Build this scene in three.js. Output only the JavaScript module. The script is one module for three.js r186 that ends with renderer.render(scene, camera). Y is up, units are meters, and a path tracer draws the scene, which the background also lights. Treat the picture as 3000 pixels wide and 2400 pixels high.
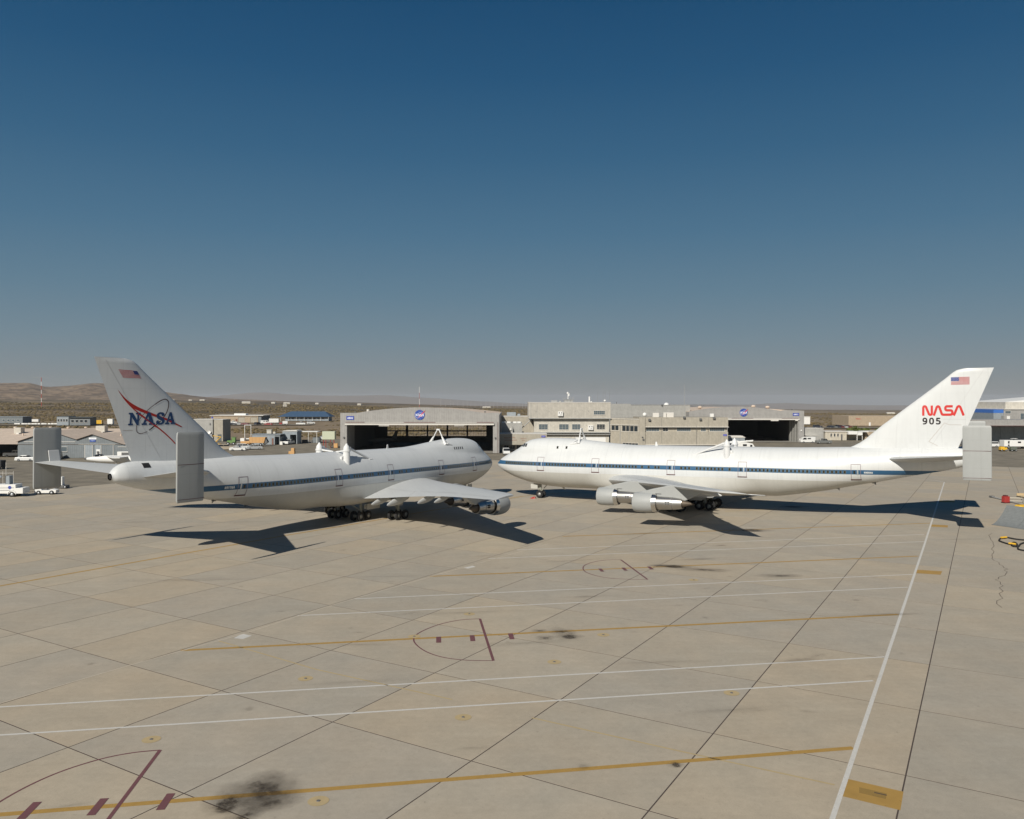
import * as THREE from 'three';
import { mergeGeometries, toCreasedNormals } from 'three/addons/utils/BufferGeometryUtils.js';
import { RoundedBoxGeometry } from 'three/addons/geometries/RoundedBoxGeometry.js';

// ---------------------------------------------------------------- camera, sky, sun, exposure
const scene = new THREE.Scene();
const camera = new THREE.PerspectiveCamera(52.17, 1.25, 0.5, 40000);
camera.position.set(0, 15.841, 0);
camera.rotation.set(-0.0132, 0, 0.001);
const renderer = new THREE.WebGLRenderer({ antialias: true });
renderer.toneMapping = THREE.LinearToneMapping;
renderer.toneMappingExposure = 1.12;
renderer.shadowMap.enabled = true;

const sr = (v) => { v /= 255; return v <= 0.04045 ? v / 12.92 : Math.pow((v + 0.055) / 1.055, 2.4); };
{
  // clear desert sky: dusty grey at the horizon to deep blue overhead (elevation in degrees, sRGB)
  const stops = [[0, 139, 140, 140], [0.8, 137, 142, 143], [2, 130, 141, 147], [4, 117, 137, 149], [7, 99, 128, 147], [11, 78, 115, 142], [16, 57, 99, 132], [21, 40, 85, 122], [26, 29, 74, 112], [40, 22, 61, 98], [60, 19, 53, 88], [90, 17, 48, 82]];
  const W = 64, H = 512, data = new Float32Array(W * H * 4);
  for (let j = 0; j < H; j++) {
    const el = ((j + 0.5) / H - 0.5) * 180, e = Math.max(0, el);
    let k = 0; while (k < stops.length - 2 && stops[k + 1][0] < e) k++;
    const a = stops[k], b = stops[k + 1], t = Math.min(1, Math.max(0, (e - a[0]) / (b[0] - a[0])));
    for (let i = 0; i < W; i++) for (let c = 0; c < 4; c++) data[(j * W + i) * 4 + c] = c === 3 ? 1 : (sr(a[c + 1]) * (1 - t) + sr(b[c + 1]) * t) / 1.14;
  }
  const sky = new THREE.DataTexture(data, W, H, THREE.RGBAFormat, THREE.FloatType);
  sky.mapping = THREE.EquirectangularReflectionMapping; sky.magFilter = THREE.LinearFilter; sky.minFilter = THREE.LinearFilter; sky.needsUpdate = true;
  scene.background = sky; scene.environment = sky; scene.backgroundIntensity = 1; scene.environmentIntensity = 1;
}
const sun = new THREE.DirectionalLight(new THREE.Color().setRGB(1, 0.95, 0.855), 4.2);
sun.position.set(-0.347 * 300, 0.582 * 300, 0.735 * 300 - 120); sun.target.position.set(0, 0, -120);
sun.castShadow = true; sun.shadow.mapSize.set(4096, 4096); sun.shadow.radius = 1;
Object.assign(sun.shadow.camera, { left: -180, right: 180, top: 180, bottom: -180, near: 1, far: 900 });
scene.add(sun, sun.target);
scene.fog = new THREE.FogExp2(0xd8dce2, 0.00004);

// ---------------------------------------------------------------- helpers
function rng(seed) { let a = seed >>> 0; return () => { a = (a + 0x6d2b79f5) | 0; let t = Math.imul(a ^ (a >>> 15), 1 | a); t = (t + Math.imul(t ^ (t >>> 7), 61 | t)) ^ t; return ((t ^ (t >>> 14)) >>> 0) / 4294967296; }; }
const hash = (x, y, s) => { let h = Math.imul(x, 374761393) + Math.imul(y, 668265263) + Math.imul(s, 1442695041) | 0; h = Math.imul(h ^ (h >>> 13), 1274126177); return ((h ^ (h >>> 16)) >>> 0) / 4294967296; };
function vnoise(x, y, per, s) {
  const xi = Math.floor(x), yi = Math.floor(y), fx = x - xi, fy = y - yi, m = (v) => per ? ((v % per) + per) % per : v;
  const u = fx * fx * (3 - 2 * fx), w = fy * fy * (3 - 2 * fy);
  const a = hash(m(xi), m(yi), s), b = hash(m(xi + 1), m(yi), s), c = hash(m(xi), m(yi + 1), s), d = hash(m(xi + 1), m(yi + 1), s);
  return a + (b - a) * u + (c - a) * w + (a - b - c + d) * u * w;
}
function fbm(x, y, per, s, oct = 4) { let v = 0, a = 0.5, t = 0; for (let o = 0; o < oct; o++) { v += a * vnoise(x, y, per, s + o); t += a; x *= 2; y *= 2; per *= 2; a *= 0.55; } return v / t; }
const clamp = (v, a = 0, b = 1) => Math.min(b, Math.max(a, v));
const smooth = (a, b, v) => { const t = clamp((v - a) / (b - a)); return t * t * (3 - 2 * t); };
function lerpTable(T, x) { if (x <= T[0][0]) return T[0][1]; for (let i = 1; i < T.length; i++) if (x <= T[i][0]) { const t = (x - T[i - 1][0]) / (T[i][0] - T[i - 1][0]); return T[i - 1][1] + (T[i][1] - T[i - 1][1]) * t; } return T[T.length - 1][1]; }
// smooth (monotone cubic) table lookup
function curveTable(T) {
  const n = T.length, d = [], m = [];
  for (let i = 0; i < n - 1; i++) d.push((T[i + 1][1] - T[i][1]) / (T[i + 1][0] - T[i][0]));
  for (let i = 0; i < n; i++) m.push(i === 0 ? d[0] : i === n - 1 ? d[n - 2] : d[i - 1] * d[i] <= 0 ? 0 : (2 * d[i - 1] * d[i]) / (d[i - 1] + d[i]));
  return (x) => {
    if (x <= T[0][0]) return T[0][1]; if (x >= T[n - 1][0]) return T[n - 1][1];
    let i = 0; while (T[i + 1][0] < x) i++;
    const h = T[i + 1][0] - T[i][0], t = (x - T[i][0]) / h, t2 = t * t, t3 = t2 * t;
    return (2 * t3 - 3 * t2 + 1) * T[i][1] + (t3 - 2 * t2 + t) * h * m[i] + (-2 * t3 + 3 * t2) * T[i + 1][1] + (t3 - t2) * h * m[i + 1];
  };
}
const used = {};
function numbered(n) { if (used[n] === undefined) { used[n] = 0; return n; } used[n]++; return n + '_' + String(used[n]).padStart(3, '0'); }
function prep(g) { const q = g.index ? g.toNonIndexed() : g; for (const k of Object.keys(q.attributes)) if (!['position', 'normal', 'uv'].includes(k)) q.deleteAttribute(k); if (!q.attributes.uv) q.setAttribute('uv', new THREE.BufferAttribute(new Float32Array(q.attributes.position.count * 2), 2)); if (!q.attributes.normal) q.computeVertexNormals(); return q; }
const join = (list) => list.length === 1 ? list[0] : mergeGeometries(list.map(prep));
function part(name, geo, mat, parent) { const m = new THREE.Mesh(Array.isArray(geo) ? join(geo) : geo, mat); m.name = name; m.castShadow = m.receiveShadow = true; parent.add(m); return m; }
function thing(name, label, category, [x, y, z] = [0, 0, 0], turn = 0, group) { const o = new THREE.Group(); o.name = numbered(name); o.position.set(x, y, z); o.rotation.y = turn; o.userData = { label, category }; if (group) o.userData.group = group; scene.add(o); return o; }
function copyOf(root, label, [x, y, z], turn = 0, group) { const r = root.clone(); r.name = numbered(root.name.replace(/_\d\d\d$/, '')); r.userData = { ...root.userData, label }; if (group) r.userData.group = group; r.position.set(x, y, z); r.rotation.y = turn; scene.add(r); return r; }
function structure(o, name) { o.name = numbered(name); o.userData.kind = 'structure'; scene.add(o); return o; }
const bx = (w, h, d, x = 0, y = 0, z = 0) => new THREE.BoxGeometry(w, h, d).translate(x, y, z);            // centre
const bb = (x0, x1, y0, y1, z0, z1) => new THREE.BoxGeometry(x1 - x0, y1 - y0, Math.abs(z1 - z0)).translate((x0 + x1) / 2, (y0 + y1) / 2, (z0 + z1) / 2);
const rb = (w, h, d, r, x = 0, y = 0, z = 0) => new RoundedBoxGeometry(w, h, d, 2, r).translate(x, y, z);
const V = (x, y, z) => new THREE.Vector3(x, y, z);
function bar(a, b, r, r2 = r, n = 10) { const A = V(...a), B = V(...b), d = B.clone().sub(A), g = new THREE.CylinderGeometry(r2, r, d.length(), n); g.translate(0, d.length() / 2, 0); g.applyQuaternion(new THREE.Quaternion().setFromUnitVectors(V(0, 1, 0), d.clone().normalize())); return g.translate(A.x, A.y, A.z); }
function lathe(pts, n = 24) { return new THREE.LatheGeometry(pts.map(([r, y]) => new THREE.Vector2(Math.max(0, r), y)), n); }
const latheX = (pts, n = 36) => toCreasedNormals(lathe(pts, n).rotateZ(-Math.PI / 2), 0.6);      // axis along +x
function prism(pts, depth, bevel = 0) { const s = new THREE.Shape(pts.map(([x, y]) => new THREE.Vector2(x, y))); return new THREE.ExtrudeGeometry(s, { depth: depth - 2 * bevel, bevelEnabled: bevel > 0, bevelSize: bevel, bevelThickness: bevel, bevelSegments: 2, curveSegments: 6 }).translate(0, 0, -depth / 2 + bevel); }
function tube(pts, r, seg = 60, n = 7) { return new THREE.TubeGeometry(new THREE.CatmullRomCurve3(pts.map((p) => V(...p))), seg, r, n); }
function mat(r, g, b, rough = 0.7, o = {}) { const m = new THREE.MeshStandardMaterial({ roughness: rough, ...o }); m.color.setRGB(r, g, b); return m; }
function tex(n, fn, srgb = true, rep = 1) {
  const d = new Uint8Array(n * n * 4);
  for (let j = 0; j < n; j++) for (let i = 0; i < n; i++) { const c = fn(i / n, j / n); const k = (j * n + i) * 4; d[k] = clamp(c[0]) * 255; d[k + 1] = clamp(c[1]) * 255; d[k + 2] = clamp(c[2]) * 255; d[k + 3] = c[3] === undefined ? 255 : clamp(c[3]) * 255; }
  const t = new THREE.DataTexture(d, n, n); t.wrapS = t.wrapT = THREE.RepeatWrapping; t.magFilter = THREE.LinearFilter; t.minFilter = THREE.LinearMipmapLinearFilter; t.generateMipmaps = true; if (srgb) t.colorSpace = THREE.SRGBColorSpace; t.repeat.set(rep, rep); t.needsUpdate = true; return t;
}
function canvasTex(w, h, draw) { const c = document.createElement('canvas'); c.width = w; c.height = h; draw(c.getContext('2d'), w, h); const t = new THREE.CanvasTexture(c); t.colorSpace = THREE.SRGBColorSpace; t.anisotropy = 8; return t; }
const printed = (t, rough = 0.5) => new THREE.MeshStandardMaterial({ map: t, roughness: rough, transparent: true });
// box-projected uv in metres (walls and roofs)
function metreUV(g, k = 1) { g = g.index ? g.toNonIndexed() : g; const p = g.attributes.position, nn = g.attributes.normal, uv = new Float32Array(p.count * 2); for (let i = 0; i < p.count; i++) { const ax = Math.abs(nn.getX(i)), ay = Math.abs(nn.getY(i)), az = Math.abs(nn.getZ(i)); if (ay > ax && ay > az) { uv[2 * i] = p.getX(i) * k; uv[2 * i + 1] = p.getZ(i) * k; } else if (ax > az) { uv[2 * i] = p.getZ(i) * k; uv[2 * i + 1] = p.getY(i) * k; } else { uv[2 * i] = p.getX(i) * k; uv[2 * i + 1] = p.getY(i) * k; } } g.setAttribute('uv', new THREE.BufferAttribute(uv, 2)); return g; }

// ---------------------------------------------------------------- materials
const concreteMap = tex(1024, (u, v) => {
  const n = fbm(u * 6, v * 6, 6, 11, 5), f = vnoise(u * 340, v * 340, 340, 17), m = fbm(u * 40, v * 40, 40, 23, 3), st = fbm(u * 3, v * 24, 3, 31, 4);
  let k = 0.925 + 0.045 * (n - 0.5) * 1.6 + 0.05 * (f - 0.5) + 0.05 * (m - 0.5) + 0.035 * (st - 0.5);
  const spot = vnoise(u * 90, v * 90, 90, 41); if (spot > 0.93) k -= (spot - 0.93) * 1.1;
  const w = 0.02 * (fbm(u * 4, v * 4, 4, 51, 3) - 0.5);
  return [k + w, k * 0.985, k * 0.96 - w];
});
const slabTones = [[0.48, 0.426, 0.34], [0.462, 0.413, 0.334], [0.5, 0.432, 0.332], [0.445, 0.403, 0.332], [0.47, 0.421, 0.345], [0.497, 0.442, 0.354], [0.458, 0.414, 0.342], [0.51, 0.445, 0.345]];
const slabMats = slabTones.map((c) => mat(c[0] * 0.995, c[1] * 1.0, c[2] * 1.02, 0.88, { map: concreteMap }));
const jointMat = mat(0.075, 0.055, 0.045, 0.95);
const asphaltMap = tex(512, (u, v) => { const n = fbm(u * 8, v * 8, 8, 61, 5), f = vnoise(u * 200, v * 200, 200, 67), k = 0.78 + 0.3 * (n - 0.5) + 0.1 * (f - 0.5); return [k, k * 0.98, k * 0.95]; });
// painted aluminium skin: faint panel joints and grime (1 tile = 10 m)
const skinMap = tex(512, (u, v) => { const n = fbm(u * 10, v * 10, 10, 401, 4), st = fbm(u * 60, v * 4, 60, 407, 3), su = Math.min(...[0, 0.25, 0.5, 0.75, 1].map((q) => Math.abs(u - q))), sv = Math.min(...[0.05, 0.3, 0.62, 0.86].map((q) => Math.abs(v - q))); let k = 0.975 + 0.03 * (n - 0.5) + 0.03 * (st - 0.5); if (su < 0.002) k -= 0.04; if (sv < 0.0015) k -= 0.03; return [k, k, k * 0.995]; });
const wornMap = tex(512, (u, v) => { const n = fbm(u * 14, v * 14, 14, 421, 4), f = fbm(u * 60, v * 60, 60, 427, 3), k = 0.9 + 0.1 * (n - 0.5); const a = clamp((0.66 - n * 0.55 - f * 0.5) * 6 + 1.3, 0.12, 1); return [k, k, k, a]; });
const M = {
  asphalt: mat(0.36, 0.325, 0.26, 0.9, { map: asphaltMap }),
  asphaltDark: mat(0.1, 0.1, 0.095, 0.9, { map: asphaltMap }),
  yellow: mat(0.5, 0.3, 0.075, 0.7, { map: wornMap, transparent: true }),
  yellowFaint: mat(0.53, 0.42, 0.24, 0.85, { map: concreteMap }),
  whiteLine: mat(0.74, 0.71, 0.65, 0.75, { map: wornMap, transparent: true }),
  maroon: mat(0.2, 0.08, 0.085, 0.75, { map: wornMap, transparent: true }),
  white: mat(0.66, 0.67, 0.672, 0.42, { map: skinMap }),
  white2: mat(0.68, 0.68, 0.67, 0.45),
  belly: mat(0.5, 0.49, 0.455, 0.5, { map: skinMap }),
  wing: mat(0.54, 0.55, 0.55, 0.5, { map: skinMap }),
  plate: mat(0.375, 0.385, 0.38, 0.55, { map: skinMap }),
  stripe: mat(0.026, 0.1, 0.2, 0.45),
  seam: mat(0.22, 0.2, 0.19, 0.6),
  doorline: mat(0.25, 0.19, 0.21, 0.5),
  darkred: mat(0.1, 0.03, 0.03, 0.6),
  window: mat(0.03, 0.028, 0.022, 0.12),
  glass: mat(0.02, 0.022, 0.025, 0.08),
  frameOlive: mat(0.17, 0.17, 0.12, 0.4),
  tyre: mat(0.018, 0.018, 0.018, 0.9),
  rim: mat(0.4, 0.4, 0.38, 0.45, { metalness: 0.4 }),
  strut: mat(0.3, 0.3, 0.25, 0.55),
  chrome: mat(0.62, 0.61, 0.59, 0.26, { metalness: 1 }),
  steel: mat(0.46, 0.45, 0.43, 0.36, { metalness: 1 }),
  hotsteel: mat(0.13, 0.105, 0.08, 0.6, { metalness: 0.6 }),
  black: mat(0.01, 0.01, 0.011, 0.8),
  grey: mat(0.36, 0.36, 0.35, 0.7),
  greyDark: mat(0.12, 0.12, 0.12, 0.7),
  cream: mat(0.72, 0.66, 0.55, 0.7),
  red: mat(0.36, 0.035, 0.03, 0.55),
  yellowPaint: mat(0.72, 0.42, 0.03, 0.5),
  orangePaint: mat(0.55, 0.32, 0.13, 0.6),
  greenPaint: mat(0.13, 0.24, 0.07, 0.6),
  silver: mat(0.5, 0.52, 0.54, 0.35, { metalness: 0.5 }),
  blueSign: mat(0.03, 0.06, 0.36, 0.5),
  wood: mat(0.12, 0.08, 0.05, 0.85),
};

// ---------------------------------------------------------------- terrain
const skyline = [[-0.66, 12], [-0.45, 9], [-0.33, 7], [-0.2, 1.5], [-0.04, -13], [0.02, -15], [0.35, -27], [0.66, -28]];   // height of the plain's far crest, by bearing
function plainHeight(x, z) { const r = Math.hypot(x, z), a = z < 0 ? clamp(x / -z, -0.66, 0.66) : 0; const n = (fbm(x * 0.004 + 50, z * 0.004 + 50, 4096, 5, 4) - 0.5) * 5 * smooth(600, 1600, r); return -0.35 + lerpTable(skyline, a) * smooth(520, 3000, r) + n - 90 * smooth(3000, 9000, r) ; }
const soilMap = tex(512, (u, v) => { const n = fbm(u * 8, v * 8, 8, 71, 5), f = vnoise(u * 120, v * 120, 120, 73); const k = 0.8 + 0.35 * (n - 0.5) + 0.14 * (f - 0.5); return [k, k, k]; });
function polarSheet(angles, radii, height, color, uvk = 0.02) {
  const pos = [], col = [], uv = [], idx = [], na = angles.length, nr = radii.length;
  for (let j = 0; j < nr; j++) for (let i = 0; i < na; i++) { const x = Math.sin(angles[i]) * radii[j], z = -Math.cos(angles[i]) * radii[j]; pos.push(x, height(x, z, radii[j], angles[i]), z); const c = color(x, z, radii[j], angles[i]); col.push(...c); uv.push(x * uvk, z * uvk); }
  for (let j = 0; j < nr - 1; j++) for (let i = 0; i < na - 1; i++) { const a = j * na + i, b = a + 1, c = a + na, d = c + 1; idx.push(a, b, c, b, d, c); }
  const g = new THREE.BufferGeometry(); g.setAttribute('position', new THREE.Float32BufferAttribute(pos, 3)); g.setAttribute('color', new THREE.Float32BufferAttribute(col, 3)); g.setAttribute('uv', new THREE.Float32BufferAttribute(uv, 2)); g.setIndex(idx); g.computeVertexNormals(); return g;
}
{
  const ang = []; for (let i = -12; i <= 12; i++) if (Math.abs(i) > 3) ang.push(i * Math.PI / 12); for (let i = 0; i <= 460; i++) ang.push(-0.72 + 1.44 * i / 460); ang.sort((a, b) => a - b);
  const rad = [0.5, 60, 120, 180, 230]; for (let r = 260; r < 3600; r *= 1.012) rad.push(r); for (let r = 3700; r < 21000; r *= 1.2) rad.push(r);
  const soilA = [0.33, 0.245, 0.15], soilB = [0.42, 0.31, 0.195], scrub = [0.095, 0.07, 0.034];
  const color = (x, z, r) => {
    const n = fbm(x * 0.02 + 9, z * 0.02 + 9, 8192, 81, 4), p = fbm(x * 0.0035 + 3, z * 0.008 + 3, 8192, 91, 4), s = smooth(0.38, 0.62, n * 0.55 + p * 0.45), far = smooth(450, 1100, r);
    const bareRight = smooth(0.1, 0.35, x / Math.max(1, -z));
    const k = clamp(s * far * (0.92 - 0.45 * bareRight) + 0.12 * far);
    return [0, 1, 2].map((c) => (soilA[c] + (soilB[c] - soilA[c]) * p) * (1 - k) + scrub[c] * k);
  };
  const soil = mat(1, 1, 1, 0.97, { vertexColors: true, map: soilMap });
  structure(new THREE.Mesh(polarSheet(ang, rad, plainHeight, color), soil), 'desert_plain').receiveShadow = true;
  // brown hills on the left, about four and a half kilometres off
  const hillTop = curveTable([[-0.75, 70], [-0.612, 84], [-0.58, 88], [-0.553, 70], [-0.53, 76], [-0.5, 88], [-0.46, 82], [-0.41, 46], [-0.375, 27], [-0.34, 12], [-0.3, 2], [-0.26, -6]]);
  const ha = []; for (let i = 0; i <= 420; i++) ha.push(Math.atan(-0.76 + 0.5 * i / 420));
  const hr = []; for (let r = 3000; r <= 5400; r += 40) hr.push(r);
  const hh = (x, z, r, a) => { const t = hillTop(Math.tan(a)) * r / 4600 + (fbm(x * 0.003, z * 0.003, 4096, 101, 5) - 0.5) * 14; const s = Math.pow(smooth(3000, 4600, r), 0.85) * (1 - smooth(4600, 5400, r)); return -12 + (t + 12) * s + (fbm(x * 0.012, z * 0.012, 4096, 111, 5) - 0.5) * 8 * s; };
  const hc = (x, z) => { const n = fbm(x * 0.006, z * 0.006, 8192, 121, 5); const q = 0.65 + 0.7 * smooth(0.35, 0.65, fbm(x * 0.035, z * 0.035, 8192, 127, 4)); return [(0.15 + 0.08 * n) * q, (0.106 + 0.058 * n) * q, (0.07 + 0.034 * n) * q]; };
  structure(new THREE.Mesh(polarSheet(ha, hr, hh, hc), mat(1, 1, 1, 0.97, { vertexColors: true })), 'brown_hills').receiveShadow = true;
  // far mountains at the edge of sight
  const mTop = curveTable([[-0.75, -20], [-0.4, 20], [-0.34, 62], [-0.3, 88], [-0.27, 66], [-0.22, 46], [-0.17, 54], [-0.1, 20], [0, -60], [0.2, -120], [0.25, -96], [0.3, -62], [0.34, -48], [0.4, -62], [0.48, -78], [0.56, -62], [0.75, -40]]);
  const ma = []; for (let i = 0; i <= 260; i++) ma.push(Math.atan(-0.76 + 1.52 * i / 260));
  const mr = []; for (let r = 9000; r <= 15000; r += 250) mr.push(r);
  const mh = (x, z, r, a) => { const s = smooth(9000, 12500, r) * (1 - smooth(12500, 15000, r)); return -220 + (mTop(Math.tan(a)) + 220 + (fbm(x * 0.0011, z * 0.0011, 4096, 131, 5) - 0.5) * 60) * s; };
  structure(new THREE.Mesh(polarSheet(ma, mr, mh, (x, z) => { const n = fbm(x * 0.002, z * 0.002, 8192, 141, 4); return [0.2 + 0.06 * n, 0.17 + 0.05 * n, 0.15 + 0.04 * n]; }), mat(1, 1, 1, 0.97, { vertexColors: true })), 'far_mountains').receiveShadow = true;
}

// ---------------------------------------------------------------- paved areas
function flat(pts, y, k = 0.12) { // polygon sheet, [x,z] points
  const s = new THREE.Shape(pts.map(([x, z]) => new THREE.Vector2(x, -z))); const g = new THREE.ShapeGeometry(s); g.rotateX(-Math.PI / 2); g.translate(0, y, 0);
  const p = g.attributes.position, uv = new Float32Array(p.count * 2); for (let i = 0; i < p.count; i++) { uv[2 * i] = p.getX(i) * k; uv[2 * i + 1] = p.getZ(i) * k; } g.setAttribute('uv', new THREE.BufferAttribute(uv, 2)); return g;
}
structure(new THREE.Mesh(flat([[-330, -40], [-330, -262], [-150, -292], [-62, -330], [140, -345], [330, -345], [330, -40], [120, 60], [-120, 60]], -0.09, 0.05), M.asphalt), 'asphalt_ramp').receiveShadow = true;
structure(new THREE.Mesh(flat([[-330, -486], [-330, -506], [-240, -506], [-205, -512], [-120, -512], [-120, -494], [-200, -492]], 0.02, 0.05), M.asphalt), 'desert_road').receiveShadow = true;
structure(new THREE.Mesh(flat([[120, -452], [120, -470], [330, -470], [330, -452]], 0.02, 0.05), M.asphalt), 'car_park').receiveShadow = true;
const apron = structure(new THREE.Group(), 'apron');
{
  const h = [0.866497, 0.512862, 16.580827, 0.554615, -0.907151, -34.984103, -0.000336, 0.000668];
  const H = (u, w) => { const d = h[6] * u + h[7] * w + 1; return [(h[0] * u + h[1] * w + h[2]) / d, (h[3] * u + h[4] * w + h[5]) / d]; };
  const U = (a) => a >= -5 ? a * 8.1 : -40.5 + (a + 5) * 6.2;
  const cells = [], R = rng(7);
  for (let a = -22; a <= 18; a++) for (let b = -10; b <= 24; b++) {
    const u0 = U(a) + 0.03, u1 = U(a + 1) - 0.03, w0 = b * 8.4 + 0.034, w1 = (b + 1) * 8.4 - 0.034;
    const q = [H(u0, w0), H(u1, w0), H(u1, w1), H(u0, w1)], cx = (q[0][0] + q[2][0]) / 2, cz = (q[0][1] + q[2][1]) / 2;
    const rv = R(), ou = R() * 7, ov = R() * 7;
    if (cz > -6 || Math.abs(cx) > -cz * 0.78 + 30 || cz < -212) continue;
    const inView = cz < -22 && Math.abs(cx) < -cz * 0.63 + 8;
    cells.push({ q, o: [H(U(a), b * 8.4), H(U(a + 1), b * 8.4), H(U(a + 1), (b + 1) * 8.4), H(U(a), (b + 1) * 8.4)], d: Math.hypot(cx, cz) + (inView ? 0 : 1000), k: Math.floor(rv * slabMats.length), ou, ov });
  }
  cells.sort((p, q) => p.d - q.d);
  function slab({ q, ou, ov }) {
    const P = [], UV = [], N = [], y0 = -0.03, tri = (a, b, c, n) => { for (const v of [a, b, c]) { P.push(...v); N.push(...n); UV.push(v[0] / 9 + ou, v[2] / 9 + ov); } };
    const t = q.map(([x, z]) => [x, 0, z]), bo = q.map(([x, z]) => [x, y0, z]);
    tri(t[0], t[1], t[2], [0, 1, 0]); tri(t[0], t[2], t[3], [0, 1, 0]);
    for (let i = 0; i < 4; i++) { const j = (i + 1) % 4, dx = q[j][0] - q[i][0], dz = q[j][1] - q[i][1], l = Math.hypot(dx, dz), n = [-dz / l, 0, dx / l]; tri(t[i], bo[i], bo[j], n); tri(t[i], bo[j], t[j], n); }
    const g = new THREE.BufferGeometry(); g.setAttribute('position', new THREE.Float32BufferAttribute(P, 3)); g.setAttribute('normal', new THREE.Float32BufferAttribute(N, 3)); g.setAttribute('uv', new THREE.Float32BufferAttribute(UV, 2)); return g;
  }
  const far = slabMats.map(() => []);
  cells.forEach((c, i) => { if (i < 300) part('concrete_slab', slab(c), slabMats[c.k], apron); else far[c.k].push(slab(c)); });
  far.forEach((l, k) => { if (l.length) { const m = part('distant_slabs', l, slabMats[k], apron); m.userData.kind = 'stuff'; } });
  part('joint_bed', cells.map((c) => flat(c.o, -0.007)), jointMat, apron);
}
// painted markings: ribbons and patches 4 mm above the slabs
function ribbon(pts, w, y = 0.004) {
  const P = [], UV = [], I = []; let L = 0;
  pts.forEach(([x, z], i) => { const a = pts[Math.max(0, i - 1)], b = pts[Math.min(pts.length - 1, i + 1)], dx = b[0] - a[0], dz = b[1] - a[1], l = Math.hypot(dx, dz) || 1, nx = -dz / l * w / 2, nz = dx / l * w / 2; if (i) L += Math.hypot(x - pts[i - 1][0], z - pts[i - 1][1]); P.push(x + nx, y, z + nz, x - nx, y, z - nz); UV.push(L / 3, 0, L / 3, w / 3); if (i) { const k = 2 * i; I.push(k - 2, k - 1, k, k - 1, k + 1, k); } });
  const g = new THREE.BufferGeometry(); g.setAttribute('position', new THREE.Float32BufferAttribute(P, 3)); g.setAttribute('uv', new THREE.Float32BufferAttribute(UV, 2)); g.setIndex(I); g.computeVertexNormals(); if (g.attributes.normal.getY(0) < 0) { for (let i = 0; i < I.length; i += 3) [I[i], I[i + 1]] = [I[i + 1], I[i]]; g.setIndex(I); g.computeVertexNormals(); } return g;
}
const wiggle = (pts, n, amp, seed) => { const R = rng(seed), out = []; for (let i = 0; i < pts.length - 1; i++) for (let k = 0; k < n; k++) { const t = k / n; out.push([pts[i][0] + (pts[i + 1][0] - pts[i][0]) * t + (R() - 0.5) * amp, pts[i][1] + (pts[i + 1][1] - pts[i][1]) * t + (R() - 0.5) * amp]); } out.push(pts[pts.length - 1]); return out; };
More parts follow.
